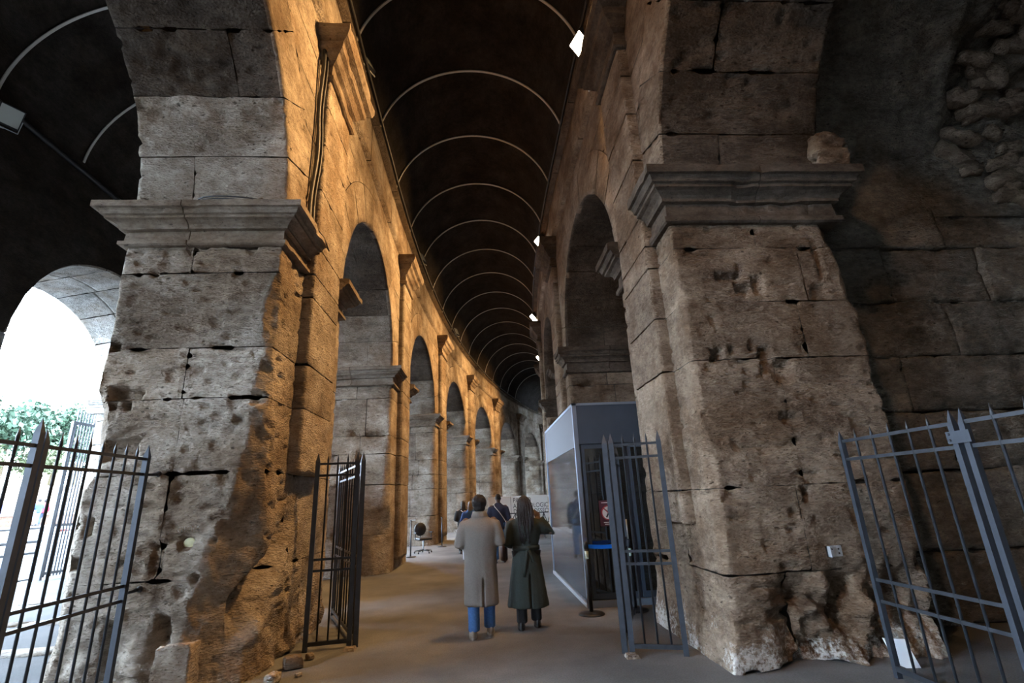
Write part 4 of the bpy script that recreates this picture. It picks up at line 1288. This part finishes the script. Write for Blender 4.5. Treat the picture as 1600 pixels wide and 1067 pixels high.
    # hair
    if hair == 'short':
        m = MB(); m.ball(hc + Vector((0, -.02, .025)), (.098, .108, .108), None, 22, 16)
        m.ball(hc + Vector((0, -.045, -.03)), (.082, .07, .08), None, 16, 10)
        o = m.remesh('hair', hairmat, t, .008, 1)
        me = o.data; n = len(me.vertices); V = np.empty(n * 3, np.float32); me.vertices.foreach_get('co', V); V = V.reshape(-1, 3)
        Nn = np.empty(n * 3, np.float32); me.vertices.foreach_get('normal', Nn); Nn = Nn.reshape(-1, 3)
        V = V + Nn * ((fbm(V * 45.0, 2, 7) - .5) * .016)[:, None]
        me.vertices.foreach_set('co', V.astype(np.float32).ravel()); me.update()
    elif hair == 'cropped':
        m = MB(); m.ball(hc + Vector((0, -.008, .018)), (.0775, .09, .099), None, 18, 12); m.build('hair', hairmat, t, True)
    elif hair == 'long':
        m = MB(); m.ball(hc + Vector((0, -.015, .02)), (.086, .097, .105), None, 18, 12)
        m.tube([hc + Vector((0, -.06, .03)), hc + Vector((0, -.085, -.06)), hc + Vector((0, -.10, -.16)), hc + Vector((0, -.10, -.24))], [(.07, .04), (.085, .045), (.08, .03), (.05, .015)], 14)
        m.remesh('hair', hairmat, t, .012, 1)
    elif hair == 'dreads':
        m = MB(); m.ball(hc + Vector((0, -.012, .015)), (.086, .098, .106), None, 18, 12)
        rg = random.Random(5)
        for q in range(105):
            a = rg.uniform(-PI * .02, PI * 1.02)          # around the back of the head
            ph = rg.uniform(.15, 1.45)
            st = hc + Vector((.084 * math.cos(a) * math.sin(ph), -.02 - .088 * math.sin(a) * math.sin(ph), .02 + .10 * math.cos(ph)))
            spread = rg.uniform(.35, 1.0)
            ex = math.cos(a) * .115 * spread + rg.uniform(-.02, .02) + .01
            L = rg.uniform(.30, .50) * (1.05 if abs(ex) < .08 else .75)
            out = hc + Vector((math.cos(a) * .105, -.045 - .085 * max(.2, math.sin(a)), .03 + .05 * math.cos(ph)))
            mid_ = Vector((ex * 1.05, -.105 - .035 * rg.random(), 1.59 - .5 * L + .05))
            end = Vector((ex * .8 + rg.uniform(-.02, .02), -.13 - .03 * rg.random(), 1.59 - L))
            pts = []
            for u in np.linspace(0, 1, 10):
                c_ = st * (1 - u) ** 3 + out * 3 * u * (1 - u) ** 2 + mid_ * 3 * u * u * (1 - u) + end * u ** 3
                pts.append(c_ + Vector((rg.uniform(-.004, .004), rg.uniform(-.004, .004), 0)))
            m.tube(pts, [.008, .0085, .009, .009, .009, .0088, .0085, .008, .007, .004], 6)
        m.build('hair', hairmat, t, True)
    return t, A

COAT1 = [(.365, .225, .165, -.01), (.60, .222, .165, -.005), (.90, .212, .16, 0), (1.10, .225, .16, 0), (1.25, .25, .155, -.005), (1.33, .24, .135, -.008), (1.39, .185, .115, -.005), (1.43, .115, .09, -.003), (1.46, .085, .08, 0), (1.49, .075, .072, .005)]
p1, _ = make_person('person in a long taupe wool coat and blue jeans walking away', (-.03, 7.10, 0), .0, 1.70, (.10, .06, .04), DENIM, plain('tan_shoe', (.34, .30, .25), .7), .14, 'front', COAT1, TAUPE, 'short', voxel=.012)
m = MB(); m.rings([[(r_ * math.cos(a), .005 + r_ * .95 * math.sin(a), z + (.012 if math.sin(a) < 0 else -.02)) for a in np.linspace(0, 2 * PI, 26, endpoint=False)] for z, r_ in ((1.425, .118), (1.465, .102), (1.49, .094), (1.49, .086), (1.43, .09))], False)
m.build('collar', TAUPE, p1, True)
m = MB(); m.rings([[(-.20 + .03 * q + .045 * math.cos(a), .10 + .05 * math.sin(a), z) for a in np.linspace(0, 2 * PI, 12, endpoint=False)] for q, z in ((0, 1.06), (.2, 1.0), (.4, .94), (.3, .90))]); o = m.build('shirt_tail', plain('white_shirt', (.6, .62, .66), .8), p1, True)
COAT2 = [(.275, .285, .215, -.02), (.45, .262, .20, -.015), (.70, .225, .175, -.01), (.90, .195, .155, -.005), (1.02, .172, .135, 0), (1.12, .195, .145, 0), (1.25, .23, .15, -.005), (1.33, .225, .135, -.008), (1.40, .14, .10, -.005), (1.445, .082, .08, 0), (1.47, .075, .072, .005)]
p2, A2 = make_person('person with long dreadlocks in a belted dark green coat, one hand raised', (.60, 7.36, 0), -.05, 1.665, (.11, .065, .045), BLACKC, LEATH, .10, 'raised', COAT2, GREENW, 'dreads', HAIRD, voxel=.012)
m = MB()
m.rings([[((.183 + d_) * math.cos(a), (.146 + d_) * math.sin(a), z) for a in np.linspace(0, 2 * PI, 30, endpoint=False)] for z, d_ in ((.985, .004), (.99, .012), (1.04, .012), (1.045, .004))], False)
bl_ = m.build('belt', GREENW, p2, True)
m = MB()
m.ball((.02, -.165, 1.01), (.03, .018, .03))
m.tube([(.01, -.17, 1.0), (-.005, -.185, .90), (-.03, -.195, .78), (-.05, -.20, .66)], [(.018, .006)] * 4, 8)
m.tube([(.03, -.17, 1.0), (.06, -.185, .93), (.085, -.19, .84)], [(.018, .006)] * 3, 8)
m.build('belt_tie', GREENW, bl_, True)
PHONE = MB(); PHONE.box((.60 + .115, 7.36 + .10, 1.38), (.60 + .125, 7.36 + .17, 1.52))
tag(PHONE.build('phone', BLK), 'thin black phone held to the ear of the person with dreadlocks', 'phone')
# brown bag at the hip of the green coat
t = thing('shoulder_bag', 'brown leather bag hanging between the two walkers', 'bag', (.30, 7.56, .82))
BROWN = plain('brown_leather', (.075, .03, .02), .5, 0, .15, 20)
m = MB(); m.rings([[(q * .055 * math.cos(a), q * .13 * math.sin(a), z) for a in np.linspace(0, 2 * PI, 16, endpoint=False)] for z, q in ((0, .75), (.02, 1), (.18, 1), (.23, .85))]); m.build('body', BROWN, t, True)
m = MB(); m.tube([(0, -.09, .22), (.03, -.08, .40), (.06, -.03, .52), (.06, .03, .52), (.03, .08, .40), (0, .09, .22)], .01, 6); m.build('strap', BROWN, t, True)
JACK = [(.80, .185, .14, 0), (.95, .19, .145, 0), (1.10, .195, .145, 0), (1.25, .225, .15, 0), (1.35, .225, .135, 0), (1.41, .15, .105, 0), (1.45, .09, .085, 0), (1.48, .08, .08, 0)]
p3, _ = make_person('person in a navy jacket with a pale strap across the back, ahead of the walkers', (.47, 14.6, 0), 0, 1.78, (.10, .06, .045), DENIM, None, .1, 'down', JACK, NAVY, 'cropped', HAIRB, voxel=.018)
m = MB(); m.tube([(-.13, -.02, 1.46), (-.10, -.12, 1.38), (.02, -.172, 1.24), (.13, -.165, 1.08), (.20, -.10, .96)], [(.006, .02)] * 5, 8)
m.build('sling_strap', plain('pale_strap_cloth', (.55, .50, .45), .8), p3, True)
p4, _ = make_person('person in black with long dark hair, farthest down the orange lit arcade', (-.62, 17.6, 0), .2, 1.63, (.30, .19, .14), BLACKC, None, .1, 'front', [(.55, .2, .15, 0)] + JACK[1:], BLACKC, 'long', plain('dark_brown_hair', (.02, .014, .012), .6), voxel=.022)
m = MB(); m.tube([(-.10, -.13, 1.40), (.06, -.16, 1.28), (.16, -.15, 1.12)], [(.006, .016)] * 3, 8); m.build('bag_strap', plain('cream_strap', (.6, .52, .42), .8), p4, True)
p5, _ = make_person('person in a bright blue jacket half hidden by the taupe coat', (-.34, 16.2, 0), -.2, 1.62, (.35, .23, .17), DENIMD, None, .1, 'front', [(.75, .2, .15, 0)] + JACK[1:], cloth('blue_jacket', (.03, .09, .26)), 'long', plain('light_brown_hair', (.16, .12, .09), .6), voxel=.022)

# ------------------------------------------------------------------ outside: barrier, tall gate, wall, trees, people
t = thing('crowd_barrier', 'grey steel barrier closing the sky arch to the street', 'barrier', (-12.55, 11.2, 0), PI / 2)
for z, r_ in ((1.45, .03), (1.10, .045), (.80, .04), (.12, .03)):
    MB().tube([(0, 0, z), (4.7, 0, z)], r_, 8).build('rail', IRONB, t, True)
for k in range(7):
    MB().box((k * .78 - .025, -.025, 0), (k * .78 + .025, .025, 1.47)).build('post', IRONB, t)
t = thing('boom_bar', 'short red and white bar beside the tall pale gate', 'barrier', (-13.0, 17.0, 1.28), PI / 2)
MB().tube([(0, 0, .06), (.45, 0, .06)], .05, 10).build('red_section', plain('red_paint', (.6, .10, .06), .5), t, True)
MB().tube([(.45, 0, .06), (1.1, 0, .06)], .05, 10).build('white_section', WHITE, t, True)
MB().box((.9, -.05, -1.28), (1.0, .05, .12)).build('stand', GALV, t)
STEELG = plain('dull_steel', (.10, .115, .14), .6, .2)
def tall_gate(p0, p1, h, label):
    p0 = Vector((*p0, 0)); p1 = Vector((*p1, 0)); d = p1 - p0; L = d.length
    t = thing('tall_gate', label, 'gate', (p0.x, p0.y, 0), math.atan2(d.y, d.x))
    for x in (0, L): MB().box((x - .04, -.04, 0.02), (x + .04, .04, h)).build('post', STEELG, t)
    for z in (.2, 1.5, 3.1, h - .05): MB().box((0, -.025, z - .04), (L, .025, z + .04)).build('rail', STEELG, t)
    n = int(L / .11)
    bm_ = MB().tube([(0, 0, .1), (0, 0, h + .30), (0, 0, h + .42)], [.02, .02, .002], 6).mesh('bar', STEELG, True)
    for k in range(n): link('bar', bm_, t, (L * (k + 1) / (n + 1), 0, 0))
    return t
tall_gate((-12.55, 16.15), (-12.35, 18.6), 4.55, 'tall pale steel gate standing open outside the sky arch')
BRICKM = plain('brown_brick', (.10, .05, .03), .9, 0, .2, 8)
t = thing('garden_wall', 'low brown brick wall behind the people outside', 'wall', (-31, 20, 1.34), PI / 2)
lw = random.Random(3)
for r_ in range(3):
    for k in range(26):
        MB().box((k * 1.2 + .6 * (r_ % 2), -.2, r_ * .22), (k * 1.2 + 1.18 + .6 * (r_ % 2), .2, r_ * .22 + .21)).build('brick', BRICKM, t)
MB().box((0, -.25, .66), (31.8, .25, .78)).build('coping', PALE, t)
t = thing('retaining_wall', 'long cream wall under the trees across the street', 'wall', (-47, 20, 1.34), PI / 2)
CREAM = plain('cream_render', (.26, .21, .15), .9, 0, .08, .8)
for k in range(12):
    MB().box((k * 4, -.3, 0), (k * 4 + 3.95, .3, 3.6)).build('panel', CREAM, t)
MB().box((0, -.4, 3.6), (48, .4, 3.85)).build('coping', CREAM, t)
gr2 = MB(); gr2.add([(-47.2, -20, 4.6), (-47.2, 110, 4.6), (-90, 110, 9), (-90, -20, 9)], [(0, 1, 2, 3)])
tag(gr2.build('terrace', plain('dry_grass', (.28, .30, .16), .95, 0, .3, .4)), 'grassy slope above the cream wall', None, None, 'structure')
def leafmat(name, c):
    m = plain(name, c, .7, 0, .35, 3.0); return m
LF = [leafmat('leaf_a', (.022, .05, .025)), leafmat('leaf_b', (.03, .06, .035)), leafmat('leaf_c', (.07, .085, .04))]
TRUNK = plain('bark', (.12, .09, .06), .9, 0, .3, 6)
def tree(loc, h, r, label, mat, seed, n=2600):
    t = thing('tree', label, 'tree', loc, 0, 'trees across the street')
    rg = np.random.RandomState(seed)
    m = MB(); m.tube([(0, 0, 0), (.1, .05, h * .3), (.0, .1, h * .6)], [r * .1, r * .075, r * .03], 8)
    for k in range(6):
        a = k * 1.05 + seed; m.tube([(.05, .03, h * (.3 + .04 * k)), (r * .5 * math.cos(a), r * .5 * math.sin(a), h * (.55 + .05 * k))], [r * .04, r * .012], 6)
    m.build('trunk', TRUNK, t, True)
    cl_ = rg.normal(0, 1, (16, 3)); cl_ /= np.linalg.norm(cl_, axis=1, keepdims=True); cl_ *= rg.uniform(.3, .8, (16, 1)); cl_ = cl_ * np.array([r, r, h * .33]) + np.array([0, 0, h * .64])
    V = []; F = []
    ci = rg.randint(0, 16, n)
    v = rg.normal(0, 1, (n, 3)); v /= np.linalg.norm(v, axis=1, keepdims=True); v *= (rg.uniform(.4, 1, (n, 1)) * r * .38)
    P = cl_[ci] + v
    a = rg.normal(0, 1, (n, 3)); a /= np.linalg.norm(a, axis=1, keepdims=True)
    b = np.cross(a, rg.normal(0, 1, (n, 3))); b /= np.linalg.norm(b, axis=1, keepdims=True)
    s_ = rg.uniform(.14, .30, (n, 1)) * r / 3.5
    V = np.stack([P - a * s_, P + b * s_ * .6, P + a * s_, P - b * s_ * .6], 1).reshape(-1, 3)
    Q = np.arange(n * 4).reshape(-1, 4)
    o = link('foliage', mesh_from('foliage', V, Q, mat, False), t)
    return t
for k, (x, y, h, r, lb, mi) in enumerate(((-50, 48, 7.5, 3.6, 'round green tree above the cream wall nearest the arch edge', 0), (-51, 57, 9.0, 4.4, 'dense blue green tree in the middle of the sky arch', 1), (-50, 63, 8.6, 3.8, 'green tree beside the tall pale gate', 0), (-56, 52, 10.0, 4.0, 'taller pale tree rising behind the round green one', 2), (-49.5, 53, 4.2, 2.6, 'pale yellow green bush over the cream wall', 2), (-50, 42, 6, 3.5, 'green tree at the edge of the sky arch', 1), (-49, 59.5, 3.8, 2.6, 'low pale bush under the blue green tree', 2), (-52, 69, 8.0, 4.0, 'dark green tree half hidden by the tall pale gate', 1))):
    tree((x, y, 4.7), h * 1.3, r * 1.15, lb, LF[mi], 60 + k)
gz = 1.34
RED = cloth('red_jacket', (.55, .03, .05)); BLU = cloth('royal_blue_jacket', (.03, .06, .45))
make_person('person in a royal blue jacket and light jeans outside the arch', (-29, 36.0, gz), 1.2, 1.68, (.4, .27, .2), cloth('pale_denim', (.25, .36, .5)), None, .1, 'front', JACK, BLU, 'short', HAIRB, .03)
make_person('person in a red jacket beside the blue jacketed one outside', (-29.2, 36.7, gz), .6, 1.66, (.4, .27, .2), DENIMD, None, .1, 'down', JACK, RED, 'short', HAIRB, .03)
make_person('person in dark clothes standing beyond the red jacket outside', (-29.6, 38.2, gz), 2.4, 1.62, (.4, .27, .2), BLACKC, None, .1, 'front', JACK, NAVY, 'short', HAIRB, .03)
make_person('person in a blue top at the edge of the sky arch outside', (-29, 33.2, gz), 2.0, 1.66, (.4, .27, .2), DENIMD, None, .1, 'down', JACK, BLU, 'short', HAIRB, .03)
